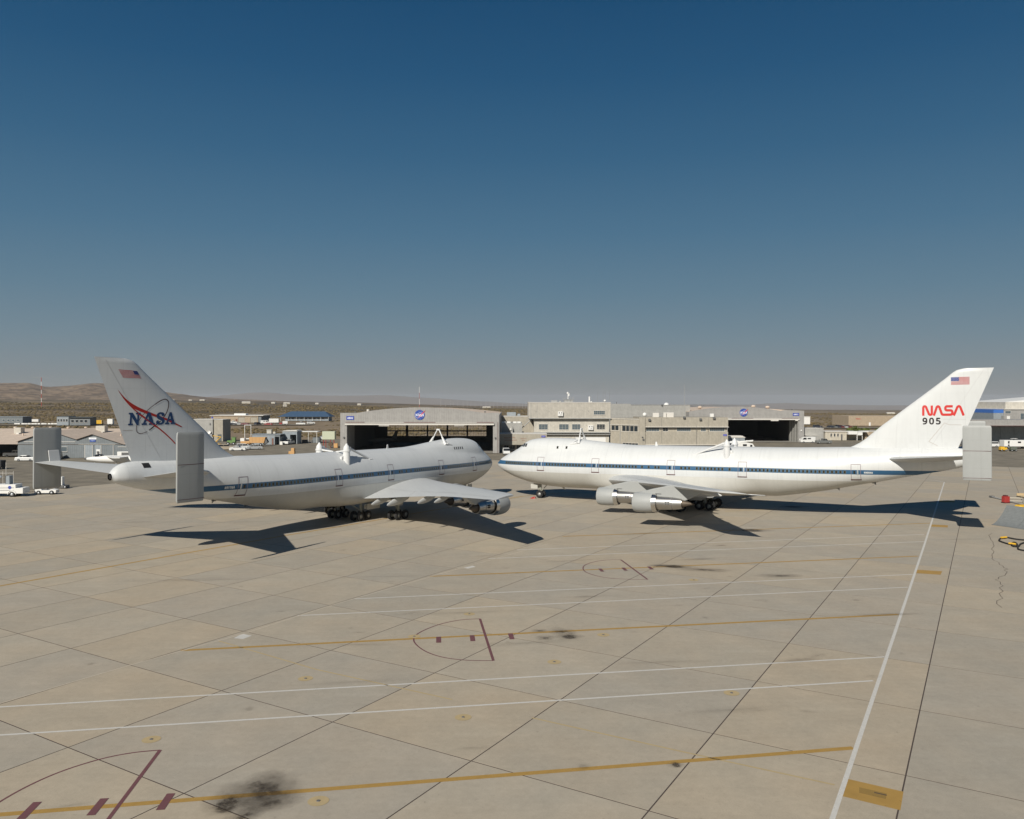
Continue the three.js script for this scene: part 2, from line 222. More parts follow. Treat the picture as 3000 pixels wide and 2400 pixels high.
{
  const dashed = (name, pts, w, m, y) => part(name, ribbon(pts, w, y), m, apron);
  const ext = (p, q, t) => [p[0] + (q[0] - p[0]) * t, p[1] + (q[1] - p[1]) * t];
  dashed('white_edge_line', [ext([44.39, -89.89], [12.09, -31.33], 1.3), [12.09, -31.33], [44.39, -89.89], [82.28, -158.97], [82.3, -162.3], [79.5, -166]], 0.2, M.whiteLine, 0.008);
  for (const [a, b] of [[[-24.6, -39.0], [20.3, -46.8]], [[-26.8, -42.58], [22.9, -51.15]], [[-15.6, -60.76], [33.3, -70.15]], [[-12.46, -65.87], [36.2, -75.3]], [[-2.31, -82.54], [45.8, -92.68]], [[0.55, -87.29], [48.2, -97.58]]]) dashed('white_bay_line', [a, b], 0.17, M.whiteLine);
  for (const [a, b] of [[[-24, -30.8], [15.5, -37.75]], [[-20.79, -52.32], [28.4, -61.26]], [[-7.28, -74.25], [40.9, -84.06]], [[5.82, -95.89], [53.4, -106.46]]]) dashed('yellow_guide_line', [a, b], 0.33, M.yellow);
  dashed('yellow_guide_line', [[30, -117.5], [53.28, -123.79], [68.14, -129.27]], 0.3, M.yellowFaint);
  dashed('yellow_taxi_line', [[-50, -60], [-43.12, -70.3], [-30.71, -89.25], [-26.42, -95.93], [-21.12, -103.41], [-10, -120], [2, -135.5], [16, -146]], 0.34, M.yellow);
  dashed('faded_line', [[-19.14, -54.4], [-11.4, -48.65], [-3.13, -43.8]], 0.12, M.yellowFaint); dashed('faded_line', [[1, -41.3], [7.67, -37.32], [13.25, -34.12]], 0.12, M.yellowFaint);
  for (const q of [[[13.96, -34.68], [15.8, -33.52], [14.97, -32], [13.16, -33.15]], [[37.49, -77.37], [39.55, -76.67], [38.62, -75.15], [36.67, -75.82]], [[52.95, -105.28], [54.62, -104.57], [53.69, -102.87], [51.97, -103.56]], [[66.63, -130.24], [68.73, -129.59], [67.76, -127.84], [65.4, -128.04]]]) part('yellow_patch', flat(q, 0.004), M.yellow, apron);
  part('drain_cover', flat([[14.17, -33.9], [15.05, -33.36], [14.81, -32.89], [13.97, -33.42]], 0.008), mat(0.34, 0.22, 0.06, 0.8, { map: concreteMap }), apron);
  part('drain_slot', flat([[14.6, -33.48], [15.0, -33.24], [14.97, -33.16], [14.57, -33.4]], 0.012), jointMat, apron);
  const D = [
    [[[-2.29, -59.94], [-1.11, -50.32]], [[-2.29, -59.94], [-3.58, -59.63], [-4.86, -58.66], [-5.83, -57.24], [-6.38, -55.89], [-6.45, -54.78], [-6.12, -53.55], [-5.3, -52.04], [-4.23, -50.99], [-3.03, -50.47], [-2.07, -50.35], [-1.11, -50.32]], [[-4.8, -54.68], [-2.6, -55.04], [-0.04, -55.47]]],
    [[[10.7, -82.02], [11.89, -73.04]], [[10.7, -82.02], [9.53, -81.93], [8.2, -81.13], [7.06, -79.57], [6.65, -77.94], [6.76, -76.15], [7.54, -74.59], [8.69, -73.54], [10.04, -73.16], [11.89, -73.04]], [[8.25, -77], [10.46, -77.45], [12.95, -78]]],
    [[[-15.82, -37.44], [-15.17, -31.28], [-14.5, -26]], [[-15.82, -37.44], [-16.85, -37.18], [-17.78, -36.69], [-18.56, -35.97], [-19.2, -35.12], [-19.73, -33.97], [-20.07, -32.62], [-20.17, -31.32], [-19.9, -29.5]], [[-18.52, -31.9], [-16.04, -32.2], [-13.58, -32.62]]],
  ];
  for (const [barPts, arc, blocks] of D) {
    const sm = new THREE.CatmullRomCurve3(arc.map(([x, z]) => V(x, 0, z))).getPoints(50).map((p) => [p.x, p.z]);
    part('maroon_bar', ribbon(barPts, 0.17, 0.008), M.maroon, apron); part('maroon_arc', ribbon(sm, 0.1, 0.006), M.maroon, apron);
    for (const [x, z] of blocks) part('maroon_block', flat([[x - 0.22, z - 0.66], [x + 0.1, z - 0.7], [x + 0.22, z + 0.64], [x - 0.1, z + 0.68]], 0.012), M.maroon, apron);
  }
  for (const q of [[[-18.36, -55], [-18.12, -56.04], [-17.34, -55.59], [-17.67, -54.82]], [[-4.48, -78.1], [-3.7, -79], [-3.41, -78.47], [-4.1, -77.66]]]) part('white_square', flat(q, 0.004), M.whiteLine, apron);
  for (const [x, z] of [[-16.72, -38.61], [-11.65, -47.06], [-7.6, -32.69], [-2.41, -41.34], [2.56, -50.09], [-3.12, -61.26], [-6.49, -55.44], [6.14, -55.86], [11.83, -44.8], [15.89, -72.87]]) { const t = part('tie_down_ring', new THREE.CircleGeometry(0.42, 20).rotateX(-Math.PI / 2).translate(x, 0.01, z), M.yellowFaint, apron); part('anchor', new THREE.CylinderGeometry(0.07, 0.09, 0.03, 8).translate(x, 0.02, z), M.greyDark, t); }
  // oil stains and scuffs
  const blot = (seed, soft) => tex(256, (u, v) => { const dx = (u - 0.5) * 2, dy = (v - 0.5) * 2, r = Math.hypot(dx, dy), n = fbm(u * 4, v * 4, 8, seed, 5), f = fbm(u * 22, v * 22, 32, seed + 9, 4), e = clamp(1.02 - r); const core = clamp((0.86 - r - (n - 0.3) * 1.1) * soft) * (0.25 + 0.8 * f), halo = 0.3 * clamp((1.0 - r - (n - 0.45) * 0.7) * 1.4) * (0.55 + 0.6 * f); return [0.24, 0.2, 0.155, clamp(Math.max(core * 0.92, halo)) * clamp(e * 5)]; });
  const bm = [blot(201, 1.6), blot(233, 1.3), blot(277, 2)].map((t) => new THREE.MeshStandardMaterial({ map: t, transparent: true, roughness: 0.7 }));
  const R = rng(99); let sy = 0.014;
  const stain = (x, z, w, d, k, turn = 0) => { sy += 0.0004; part('oil_stain', new THREE.PlaneGeometry(w, d).rotateX(-Math.PI / 2).rotateY(turn).translate(x, sy, z), bm[k], apron); };
  stain(-10.1, -33.9, 3.0, 3.4, 0); stain(-10.0, -33.3, 4.2, 4.4, 1, 0.7); stain(-9.5, -32.5, 3, 1.9, 1, 0.4); stain(-11.1, -32.4, 2.4, 2.2, 2); stain(-10.2, -31.4, 2.6, 1.4, 1, 1);
  stain(3.4, -56.6, 2.2, 2.6, 0, 0.3); stain(3.8, -55.4, 2.6, 1.6, 2); stain(2.2, -55.1, 1.5, 1.4, 1); stain(1.9, -56.8, 1.4, 1, 1);
  stain(15.3, -78.7, 5, 2.2, 2, -0.1); stain(17.8, -77.2, 6, 2.2, 1, -0.25); stain(14.2, -79.1, 3.4, 2, 0); stain(28.8, -100.4, 7, 3.4, 2, -0.1); stain(41.2, -122.3, 7, 3, 2); stain(24, -74.6, 5, 2, 1); stain(7.1, -35.95, 1.0, 0.8, 2); stain(22.6, -90.1, 1.6, 0.8, 1);
  const faint = bm.map((m) => { const q = m.clone(); q.opacity = 0.24; return q; });
  for (let i = 0; i < 46; i++) { const z = -30 - Math.pow(R(), 1.4) * 80, x = (R() * 2 - 1) * -z * 0.58; sy += 0.0004; part('scuff', new THREE.PlaneGeometry(0.4 + R() * 1.8, 0.25 + R() * 0.7).rotateX(-Math.PI / 2).rotateY(R() * 0.6).translate(x, sy, z), faint[i % 3], apron); }
  for (let i = 0; i < 26; i++) { const z = -42 - R() * 75, x = (R() * 2 - 1) * -z * 0.5 + 4; sy += 0.0004; part('tyre_smear', new THREE.PlaneGeometry(5 + R() * 9, 0.5 + R() * 0.9).rotateX(-Math.PI / 2).rotateY(0.18 + (R() - 0.5) * 0.25).translate(x, sy, z), faint[i % 3], apron); }
  const crackPts = [[56.34, -98.24], [52.47, -91.15], [49.41, -85.98], [47.27, -81.8], [46.71, -79.24], [44.93, -75.67], [43.11, -74.04], [41.8, -71.39], [39.85, -68.17], [37.22, -63.32]];
  part('crack', ribbon(wiggle(crackPts, 5, 0.5, 4), 0.05, 0.005), jointMat, apron);
  part('seam_patch', ribbon([[-40, -21.5], [-26.53, -43.17], [-22.59, -49.5], [-17.98, -56.11], [-14.09, -63.31], [-6, -76], [4, -91]], 0.1, 0.0045), mat(0.62, 0.55, 0.45, 0.9, { map: concreteMap }), apron);
}

// ---------------------------------------------------------------- the two carrier jets (built in stations s aft of the nose, x = s - 30)
const topH = curveTable([[0, 5.56], [0.1, 5.78], [0.3, 6.0], [0.6, 6.3], [1.5, 6.88], [3.1, 7.68], [4.5, 8.48], [5.2, 9.04], [5.9, 9.44], [6.9, 9.69], [8.2, 9.83], [10.4, 9.9], [12.9, 9.84], [15.3, 9.65], [17.6, 9.44], [20.8, 9.13], [23.8, 8.95], [27, 8.92], [45, 8.92], [50, 9.0], [54, 9.1], [62, 9.08], [66.4, 9.14], [67.5, 9.04], [68.25, 8.75], [68.7, 8.35], [68.9, 8.08]]);
const botH = curveTable([[0, 5.5], [0.1, 5.32], [0.3, 5.12], [1.36, 4.45], [3.1, 3.66], [4.85, 3.09], [6.56, 2.69], [9.6, 2.28], [12.9, 2.13], [17.7, 2.12], [44, 2.15], [46.2, 2.4], [48.6, 2.78], [51, 3.2], [53.5, 3.76], [55.8, 4.25], [57.7, 4.63], [61.5, 5.5], [65.4, 6.3], [67.4, 6.82], [68.4, 7.15], [68.9, 7.46]]);
const halfW = curveTable([[0, 0.02], [0.1, 0.28], [0.3, 0.5], [0.8, 0.95], [1.5, 1.35], [3.1, 1.95], [4.5, 2.3], [7, 2.72], [9.2, 2.97], [12, 3.2], [14, 3.25], [46, 3.25], [50, 3.02], [54.8, 2.5], [58, 2.1], [62, 1.6], [65, 1.3], [67.4, 1.02], [68.4, 0.7], [68.9, 0.34]]);
const midH = curveTable([[0, 5.53], [3, 5.5], [12, 5.5], [45, 5.5], [51, 5.95], [55, 6.5], [62, 7.2], [66, 7.65], [68.9, 7.77]]);
const lobeTop = curveTable([[0, 5.56], [0.1, 5.75], [0.3, 5.95], [0.6, 6.2], [1.5, 6.7], [3.1, 7.35], [5, 7.9], [8, 8.35], [12, 8.65], [18, 8.86], [23.8, 8.945]]);
const humpR = curveTable([[0, 0.1], [0.3, 0.3], [0.6, 0.5], [1.5, 0.8], [3.1, 1.15], [5, 1.7], [7, 2.0], [10, 2.15], [16, 2.1], [22, 1.9], [24, 1.8]]);
function w2(s, h) {
  const hm = midH(s), b = botH(s), t0 = topH(s), a = halfW(s), mt = s < 23.8 ? lobeTop(s) : t0;
  const t = h >= hm ? (h - hm) / Math.max(0.01, mt - hm) : (hm - h) / Math.max(0.01, hm - b);
  const A = a * a * (1 - t * t);
  if (s >= 24) return A;
  const r = humpR(s), hc = t0 - r, B = r * r - (h - hc) * (h - hc), k = 1.3 * smooth(0.5, 4, s) * (1 - smooth(19, 24, s)) * smooth(0, 0.5, t0 - h);
  return 0.5 * (A + B + Math.sqrt((A - B) * (A - B) + k * k));
}
function skin(s, h, side, off = 0) { // point and normal on the fuselage
  const W = w2(s, h), z = Math.sqrt(Math.max(0, W)), ds = (w2(s + 0.04, h) - w2(Math.max(0, s - 0.04), h)) / 0.08, dh = (w2(s, h + 0.02) - w2(s, h - 0.02)) / 0.04;
  const n = V(-ds / 2, -dh / 2, z * side); if (n.lengthSq() < 1e-8) n.set(-1, 0, 0); n.normalize();
  return { p: V(s - 30 + n.x * off, h + n.y * off, z * side + n.z * off), n };
}
const stations = []; for (const s of [0, 0.04, 0.1, 0.18, 0.3, 0.45, 0.65, 0.9, 1.2, 1.6, 2, 2.5]) stations.push(s); for (let s = 3; s < 25; s += 0.5) stations.push(s); for (let s = 25; s < 44; s += 1.5) stations.push(s); for (let s = 44; s < 67; s += 0.75) stations.push(s); for (const s of [67, 67.4, 67.8, 68.1, 68.4, 68.6, 68.75, 68.9]) stations.push(s);
function skinPanel(hA, hB, n, curve) {
  const P = [], N = [], I = [];
  for (const side of [1, -1]) {
    const o = P.length / 3;
    stations.forEach((s, i) => { const b = botH(s), t = topH(s), lo = clamp(hA, b, t), hi = clamp(hB, b, t); for (let j = 0; j <= n; j++) { const q = curve === 1 ? Math.sin(j / n * Math.PI / 2) : curve === -1 ? 1 - Math.cos(j / n * Math.PI / 2) : j / n; let h = lo + (hi - lo) * q; const k = skin(s, clamp(h, b + 1e-4, t - 1e-4), side); if (curve === 1 && j === n && hi >= t - 1e-3) k.p.z = 0; if (curve === -1 && j === 0 && lo <= b + 1e-3) k.p.z = 0; P.push(k.p.x, h, k.p.z); N.push(k.n.x, k.n.y, k.n.z); } });
    for (let i = 0; i < stations.length - 1; i++) for (let j = 0; j < n; j++) { const a = o + i * (n + 1) + j, b = a + 1, c = a + n + 1, d = c + 1; if (Math.hypot(P[3 * a] - P[3 * b], P[3 * a + 1] - P[3 * b + 1], P[3 * a + 2] - P[3 * b + 2]) < 1e-5 && Math.hypot(P[3 * c] - P[3 * d], P[3 * c + 1] - P[3 * d + 1], P[3 * c + 2] - P[3 * d + 2]) < 1e-5) continue; if (side > 0) I.push(a, c, b, b, c, d); else I.push(a, b, c, b, d, c); }
  }
  const g = new THREE.BufferGeometry(); g.setAttribute('position', new THREE.Float32BufferAttribute(P, 3)); g.setAttribute('normal', new THREE.Float32BufferAttribute(N, 3)); const UVs = []; for (let i = 0; i < P.length; i += 3) UVs.push(P[i] / 10, P[i + 1] / 10); g.setAttribute('uv', new THREE.Float32BufferAttribute(UVs, 2)); g.setIndex(I); return g;
}
// a patch lying on the fuselage, u runs to the viewer's right
function patch(s0, s1, h0, h1, side, off = 0.012, ns = 1, nh = 1, shear = 0) {
  const P = [], N = [], UV = [], I = [];
  for (let i = 0; i <= ns; i++) for (let j = 0; j <= nh; j++) { const h = h0 + (h1 - h0) * j / nh, s = s0 + (s1 - s0) * i / ns + shear * (h - h0), k = skin(s, h, side, off); P.push(k.p.x, k.p.y, k.p.z); N.push(k.n.x, k.n.y, k.n.z); UV.push(side > 0 ? i / ns : 1 - i / ns, j / nh); }
  for (let i = 0; i < ns; i++) for (let j = 0; j < nh; j++) { const a = i * (nh + 1) + j, b = a + 1, c = a + nh + 1, d = c + 1; if (side > 0) I.push(a, c, b, b, c, d); else I.push(a, b, c, b, d, c); }
  const g = new THREE.BufferGeometry(); g.setAttribute('position', new THREE.Float32BufferAttribute(P, 3)); g.setAttribute('normal', new THREE.Float32BufferAttribute(N, 3)); g.setAttribute('uv', new THREE.Float32BufferAttribute(UV, 2)); g.setIndex(I); return g;
}
const naca = (x) => 10 * (0.2969 * Math.sqrt(x) - 0.126 * x - 0.3516 * x * x + 0.2843 * x * x * x - 0.1036 * x * x * x * x);   // half thickness, max 1
function loft(sections, crease = 0.7) {
  const P = [], n = sections[0].length, tri = (a, b, c) => P.push(...a, ...b, ...c);
  for (let i = 0; i < sections.length - 1; i++) for (let j = 0; j < n; j++) { const k = (j + 1) % n, A = sections[i][j], B = sections[i][k], C = sections[i + 1][j], D = sections[i + 1][k]; tri(A, C, B); tri(B, C, D); }
  for (const [S, flip] of [[sections[0], 0], [sections[sections.length - 1], 1]]) { const c = [0, 1, 2].map((k) => S.reduce((t, p) => t + p[k], 0) / n); for (let j = 0; j < n; j++) { const k = (j + 1) % n; if (flip) tri(S[j], c, S[k]); else tri(S[j], S[k], c); } }
  const g = new THREE.BufferGeometry(); g.setAttribute('position', new THREE.Float32BufferAttribute(P, 3)); g.computeVertexNormals(); const UVs = []; for (let i = 0; i < P.length; i += 3) UVs.push((P[i] + P[i + 2]) / 10, (P[i + 1] + P[i + 2] * 0.5) / 10); g.setAttribute('uv', new THREE.Float32BufferAttribute(UVs, 2)); return toCreasedNormals(g, crease);
}
const loopX = (n = 14) => { const L = []; for (let i = 0; i <= n; i++) L.push([0.5 * (1 + Math.cos(Math.PI * i / n)), 1]); for (let i = 1; i < n; i++) L.push([0.5 * (1 - Math.cos(Math.PI * i / n)), -1]); return L; };  // TE > LE on top, back below
const foil = loopX();
const finLE = curveTable([[8.6, 52.4], [9.12, 54], [9.66, 55.05], [10.2, 55.8], [11.48, 57.2], [13.77, 60.03], [16, 62.8], [18.2, 65.5], [18.85, 66.25], [19.1, 66.75], [19.2, 67.4]]), finTE = (h) => 66.67 + 0.396 * (h - 9.31), finT = (h) => 0.56 - (h - 9) * 0.036;
const finZ = (s, h) => { const a = finLE(h), b = finTE(h), x = clamp((s - a) / (b - a)); return finT(h) * naca(x); };
function finDecal(s0, s1, h0, h1, side, ns = 90, nh = 36, off = 0.02) {
  const P = [], UV = [], I = [];
  for (let i = 0; i <= ns; i++) for (let j = 0; j <= nh; j++) { const s = s0 + (s1 - s0) * i / ns, h = h0 + (h1 - h0) * j / nh; P.push(s - 30, h, side * (finZ(s, h) + off)); UV.push(side > 0 ? i / ns : 1 - i / ns, j / nh); }
  for (let i = 0; i < ns; i++) for (let j = 0; j < nh; j++) { const a = i * (nh + 1) + j, b = a + 1, c = a + nh + 1, d = c + 1; if (side > 0) I.push(a, c, b, b, c, d); else I.push(a, b, c, b, d, c); }
  const g = new THREE.BufferGeometry(); g.setAttribute('position', new THREE.Float32BufferAttribute(P, 3)); g.setAttribute('uv', new THREE.Float32BufferAttribute(UV, 2)); g.setIndex(I); g.computeVertexNormals(); return g;
}
const wLE = curveTable([[0, 17.9], [3.25, 20.6], [7.5, 24.5], [14, 30.0], [20.3, 35.25], [25.7, 39.6], [29.2, 42.5], [30.05, 43.6]]), wTE = curveTable([[0, 35.4], [3.25, 35.8], [7.7, 36.4], [11, 37.1], [15.5, 39.0], [19.5, 41.1], [24, 43.7], [30.05, 47.2]]);
const wLh = curveTable([[0, 3.6], [3.25, 3.86], [11, 4.45], [20, 5.05], [30.05, 5.62]]), wTh = curveTable([[0, 2.75], [3.25, 2.95], [8, 3.4], [12, 3.85], [20, 4.7], [30.05, 5.46]]), wTc = curveTable([[0, 0.068], [5, 0.062], [12, 0.052], [20, 0.046], [30.05, 0.04]]);
function wingPoint(l, x, up) { const a = wLE(l), b = wTE(l), c = b - a, hl = wLh(l), ht = wTh(l); return [a + c * x - 30, hl + (ht - hl) * x + up * naca(x) * wTc(l) * c + 0.012 * c * Math.sin(Math.PI * x)]; }
const wingGeo = (side) => loft([0, 1.5, 3, 4, 5.5, 8, 10.5, 13, 16, 19, 22, 25, 27.5, 29.2, 29.8, 30.05].map((l) => { const L = foil.map(([x, up]) => { const q = wingPoint(l, x, up * (l > 29.9 ? 0.5 : 1)); return [q[0], q[1], l * side]; }); return side > 0 ? L : L.slice().reverse(); }));
// strip lying on the wing's upper skin between two (span, chord fraction) points
function wingStrip(l0, x0, l1, x1, wdt, side, n = 10) { const pts = []; for (let i = 0; i <= n; i++) { const t = i / n, l = l0 + (l1 - l0) * t, x = x0 + (x1 - x0) * t, q = wingPoint(l, x, 1); pts.push([q[0], q[1] + 0.012, l * side]); } const P = [], I = []; pts.forEach((p, i) => { P.push(p[0] - wdt / 2, p[1], p[2], p[0] + wdt / 2, p[1], p[2]); if (i) I.push(2 * i - 2, 2 * i - 1, 2 * i, 2 * i - 1, 2 * i + 1, 2 * i); }); const g = new THREE.BufferGeometry(); g.setAttribute('position', new THREE.Float32BufferAttribute(P, 3)); g.setIndex(I); g.computeVertexNormals(); return prep(g); }
const stabLE = (l) => 58.1 + (l - 1.2) * 0.925, stabTE = (l) => 66.1 + (l - 1.2) * 0.39, stabH = (l) => 7.62 + (l - 1.2) * 0.119;
const stabGeo = (side) => loft([0.3, 1.2, 3, 6, 9, 10.6, 11].map((l) => { const a = stabLE(l), c = stabTE(l) - a, t = 0.05 - 0.0008 * l; const L = foil.map(([x, up]) => [a + c * x - 30, stabH(l) + up * naca(x) * t * c, l * side]); return side > 0 ? L : L.slice().reverse(); }));
const winS = [2.52, 2.95, 3.38, 3.81, 4.24, 4.61, 5.05, 5.47, 5.93, 6.35, 6.77, 7.18, 7.6, 8.18, 10.32, 10.83, 11.34, 11.85, 12.35, 12.86, 13.36, 13.86, 14.36, 14.86, 15.35, 15.85, 16.34, 16.83, 19.3, 19.82, 20.33, 20.85, 21.36, 21.87, 22.38, 22.88, 23.39, 23.89, 24.39, 24.89, 25.85, 26.86, 27.86, 28.36, 31.7, 32.28, 32.84, 33.96, 34.47, 35.01, 35.53, 36.02, 36.52, 37.05, 37.56, 38.57]; for (let i = 0; i < 25; i++) winS.push(41.14 + i * 0.513);
const doorS = [9.17, 18.46, 30.16, 40.3, 54.79];
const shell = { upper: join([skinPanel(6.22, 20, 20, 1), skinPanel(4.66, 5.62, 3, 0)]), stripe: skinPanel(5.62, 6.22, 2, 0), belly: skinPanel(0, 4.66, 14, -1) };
const fairFull = curveTable([[1.92, 0], [1.96, 1.1], [2.03, 1.7], [2.2, 2.4], [2.5, 3.0], [2.9, 3.28], [3.4, 3.37], [4.0, 3.32], [4.5, 3.22], [4.95, 3.1]]);
const fairing = loft([[16, 0], [17, 0.1], [18.5, 0.45], [20.5, 0.85], [23, 1], [28, 1], [34, 1], [36.5, 0.97], [38, 0.86], [39.2, 0.66], [40.2, 0.42], [41.2, 0.18], [42, 0.05], [43, 0]].map(([s, k]) => { const R = [], hb = 1.92 + (1 - k) * 0.28; for (let i = 0; i <= 16; i++) { const h = hb + (4.95 - hb) * (1 - Math.cos(i / 16 * Math.PI / 2)), f = Math.sqrt(Math.max(0, w2(s, h))) - 0.03, hf = 1.92 + (h - hb) * (4.95 - 1.92) / (4.95 - hb); R.push([s - 30, h, Math.max(0, Math.max(0, f) * (1 - k) + fairFull(hf) * k)]); } return [...R.map(([x, y, z]) => [x, y, z]), ...R.slice(1).reverse().map(([x, y, z]) => [x, y, -z])]; }), 1.2);
const engine = {
  cowl: latheX([[0.98, 0.9], [0.99, 0.45], [1.03, 0.12], [1.09, 0], [1.16, 0.05], [1.22, 0.3], [1.265, 0.8], [1.27, 1.4], [1.24, 2.0], [1.19, 2.46], [1.1, 2.47], [0.98, 0.9]]),
  ring: latheX([[1.19, 2.46], [1.14, 2.75], [1.09, 3.0], [1.02, 2.99], [1.05, 2.6], [1.1, 2.46]]),
  core: latheX([[0.9, 2.3], [0.87, 2.9], [0.85, 3.6], [0.81, 4.6], [0.78, 4.95], [0.795, 4.96], [0.74, 5.5], [0.655, 6.1], [0.62, 6.1], [0.6, 5.2], [0.5, 4.8]]),
  duct: latheX([[0.4, 2.28], [1.08, 2.28], [1.08, 2.6]]),
  plug: latheX([[0.46, 5.0], [0.5, 5.7], [0.44, 6.2], [0.06, 7.45], [0, 7.5]]),
  fan: latheX([[0, 0.5], [0.1, 0.56], [0.26, 0.86], [0.3, 0.9], [0.98, 0.92]]),
  band: latheX([[0.805, 4.9], [0.812, 4.93], [0.805, 4.97]]),
  vents: [0, 1, 2, 3].map((i) => bx(0.22, 0.16, 0.03, 4.25 + (i % 2) * 0.3, 0.18 - (i >> 1) * 0.22, 0.82)),
};
const tyreGeo = lathe([[0.3, -0.2], [0.5, -0.23], [0.59, -0.17], [0.62, -0.06], [0.62, 0.06], [0.59, 0.17], [0.5, 0.23], [0.3, 0.2]], 28).rotateX(Math.PI / 2), rimGeo = lathe([[0, -0.16], [0.1, -0.2], [0.12, -0.12], [0.31, -0.15], [0.31, 0.15], [0.12, 0.12], [0.1, 0.2], [0, 0.16]], 20).rotateX(Math.PI / 2);
function wheelAt(parent, x, y, z) { for (const [n, g, m] of [['tyre', tyreGeo, M.tyre], ['rim', rimGeo, M.rim]]) { const w = part(n, g, m, parent); w.position.set(x, y, z); } }
const gl = (s) => -0.0131 * (s - 30);   // the apron's level in the jet's own frame (it stands slightly nose down)

function buildJet(o) {
  const J = thing('carrier_jet', o.label, 'airplane', [o.x, 0, o.z], o.turn, 'carrier jets'); J.rotation.z = 0.0131;
  const nr = o.side;
  const F = part('fuselage', shell.upper, M.white, J);
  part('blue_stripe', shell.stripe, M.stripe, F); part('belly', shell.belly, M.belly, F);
  const ex = part('tail_exhaust', lathe([[0.34, 0], [0.33, -0.06], [0.24, -0.08], [0.2, 0.2], [0, 0.2]], 20).rotateZ(-Math.PI / 2).scale(-1, 1, 1).translate(38.86, 7.77, 0), M.hotsteel, J);
  part('exhaust_bore', new THREE.CircleGeometry(0.24, 20).rotateY(Math.PI / 2).translate(38.87, 7.77, 0), M.black, ex);
  for (const s of winS) { const w = part('cabin_window', patch(s - 0.12, s + 0.12, 5.75, 6.08, nr, 0.014), M.window, F); }
  for (const s of winS) part('window_rim', join([patch(s - 0.155, s + 0.155, 5.71, 5.75, nr, 0.012), patch(s - 0.155, s + 0.155, 6.08, 6.12, nr, 0.012), patch(s - 0.155, s - 0.12, 5.75, 6.08, nr, 0.012), patch(s + 0.12, s + 0.155, 5.75, 6.08, nr, 0.012)]), M.frameOlive, F);
  for (const s of doorS) {
    const a = s - 0.6, b = s + 0.6, D = part('door', join([patch(a, a + 0.06, 4.98, 6.98, nr, 0.02, 1, 10), patch(b - 0.06, b, 4.98, 6.98, nr, 0.02, 1, 10), patch(a + 0.06, b - 0.06, 6.92, 6.98, nr, 0.02, 2, 1)]), M.doorline, J);
    part('door_sill', patch(a - 0.04, b + 0.04, 4.86, 4.98, nr, 0.03, 2, 1), M.darkred, D);
    part('door_window', patch(s + 0.02 * nr - 0.32, s - 0.06, 5.72, 6.1, nr, 0.016), M.window, D); part('door_handle', patch(s + 0.12, s + 0.3, 5.6, 6.2, nr, 0.03), M.silver, D);
  }
  for (const s of o.upperWindows) part('upper_deck_window', patch(s - o.uw, s + o.uw, 8.3, 8.68, nr, 0.015, 1, 2), M.window, F);
  for (const sd of [1, -1]) for (const [s0, s1, sh] of [[4.95, 5.25, 0.1], [5.36, 5.72, 0.1], [5.84, 6.16, 0.06]]) part('cockpit_window', patch(s0, s1, 8.5, 8.98, sd, 0.02, 2, 3, sh), M.glass, F);
  // writing beside the last door
  const reg = canvasTex(512, 96, (c) => { c.fillStyle = '#f2f2ee'; c.font = 'bold 92px sans-serif'; c.textBaseline = 'middle'; c.textAlign = 'center'; c.fillText(o.reg, 256, 50, 500); });
  part('registration', patch(55.5, nr > 0 ? 57.05 : 57.25, nr > 0 ? 5.73 : 5.7, nr > 0 ? 6.07 : 6.12, nr, 0.02, 8, 2), printed(reg), F);
  // fin
  const hs = [8.6, 9, 9.3, 9.66, 10.2, 11, 12, 13.5, 15, 16.5, 18, 18.7, 19, 19.15, 19.22];
  const fin = part('tail_fin', loft(hs.map((h) => { const a = finLE(h), c = finTE(h) - a, t = finT(h) * (h > 19.1 ? 0.6 : 1); return foil.map(([x, up]) => [a + c * x - 30, h, -up * naca(x) * t]); })), M.white, J);
  part('fin_marking', finDecal(...o.finBox, nr), printed(o.finTex), fin);
  const fl = (s0, h0, s1, h1, w = 0.025) => { const n = 12, P = [], I = []; for (let i = 0; i <= n; i++) { const t = i / n, s = s0 + (s1 - s0) * t, h = h0 + (h1 - h0) * t, dx = s1 - s0, dy = h1 - h0, l = Math.hypot(dx, dy), nx = -dy / l * w, ny = dx / l * w; for (const q of [1, -1]) { const S = s + nx * q, Hh = h + ny * q; P.push(S - 30, Hh, nr * (finZ(S, Hh) + 0.012)); } if (i) I.push(2 * i - 2, 2 * i - 1, 2 * i, 2 * i - 1, 2 * i + 1, 2 * i); } const g = new THREE.BufferGeometry(); g.setAttribute('position', new THREE.Float32BufferAttribute(P, 3)); g.setIndex(I); g.computeVertexNormals(); return prep(g); };
  part('fin_line', o.finLines.map((a) => fl(...a)), mat(0.45, 0.4, 0.36, 0.6), fin);  // thin brownish lines drawn on the near face of the fin
  part('rudder_seam', [fl(63.6, 9.4, 69.5, 19.0, 0.016), fl(64.9, 12.75, 67.5, 12.75, 0.014)], mat(0.5, 0.5, 0.49, 0.6), fin);
  // stabilisers with end plates
  for (const sd of [1, -1]) {
    const st = part('stabiliser', stabGeo(sd), M.wing, J);
    const P = part('end_plate', loft([[6.04, 0.5], [6.1, 0.8], [6.3, 1], [9, 1], [12, 1], [12.2, 0.85], [12.3, 0.55]].map(([h, t]) => { const L = []; for (const [x, up] of [[1, 0.25], [0.985, 0.7], [0.7, 1], [0.3, 1], [0.05, 0.8], [0.008, 0.4], [0.008, -0.4], [0.05, -0.8], [0.3, -1], [0.7, -1], [0.985, -0.7], [1, -0.25]]) { const inset = (1 - t) * 0.25; L.push([67.02 + inset + (2.94 - 2 * inset) * x - 30, h, 11.0 * sd - up * 0.13 * t]); } return L; }), 0.5), M.plate, J);
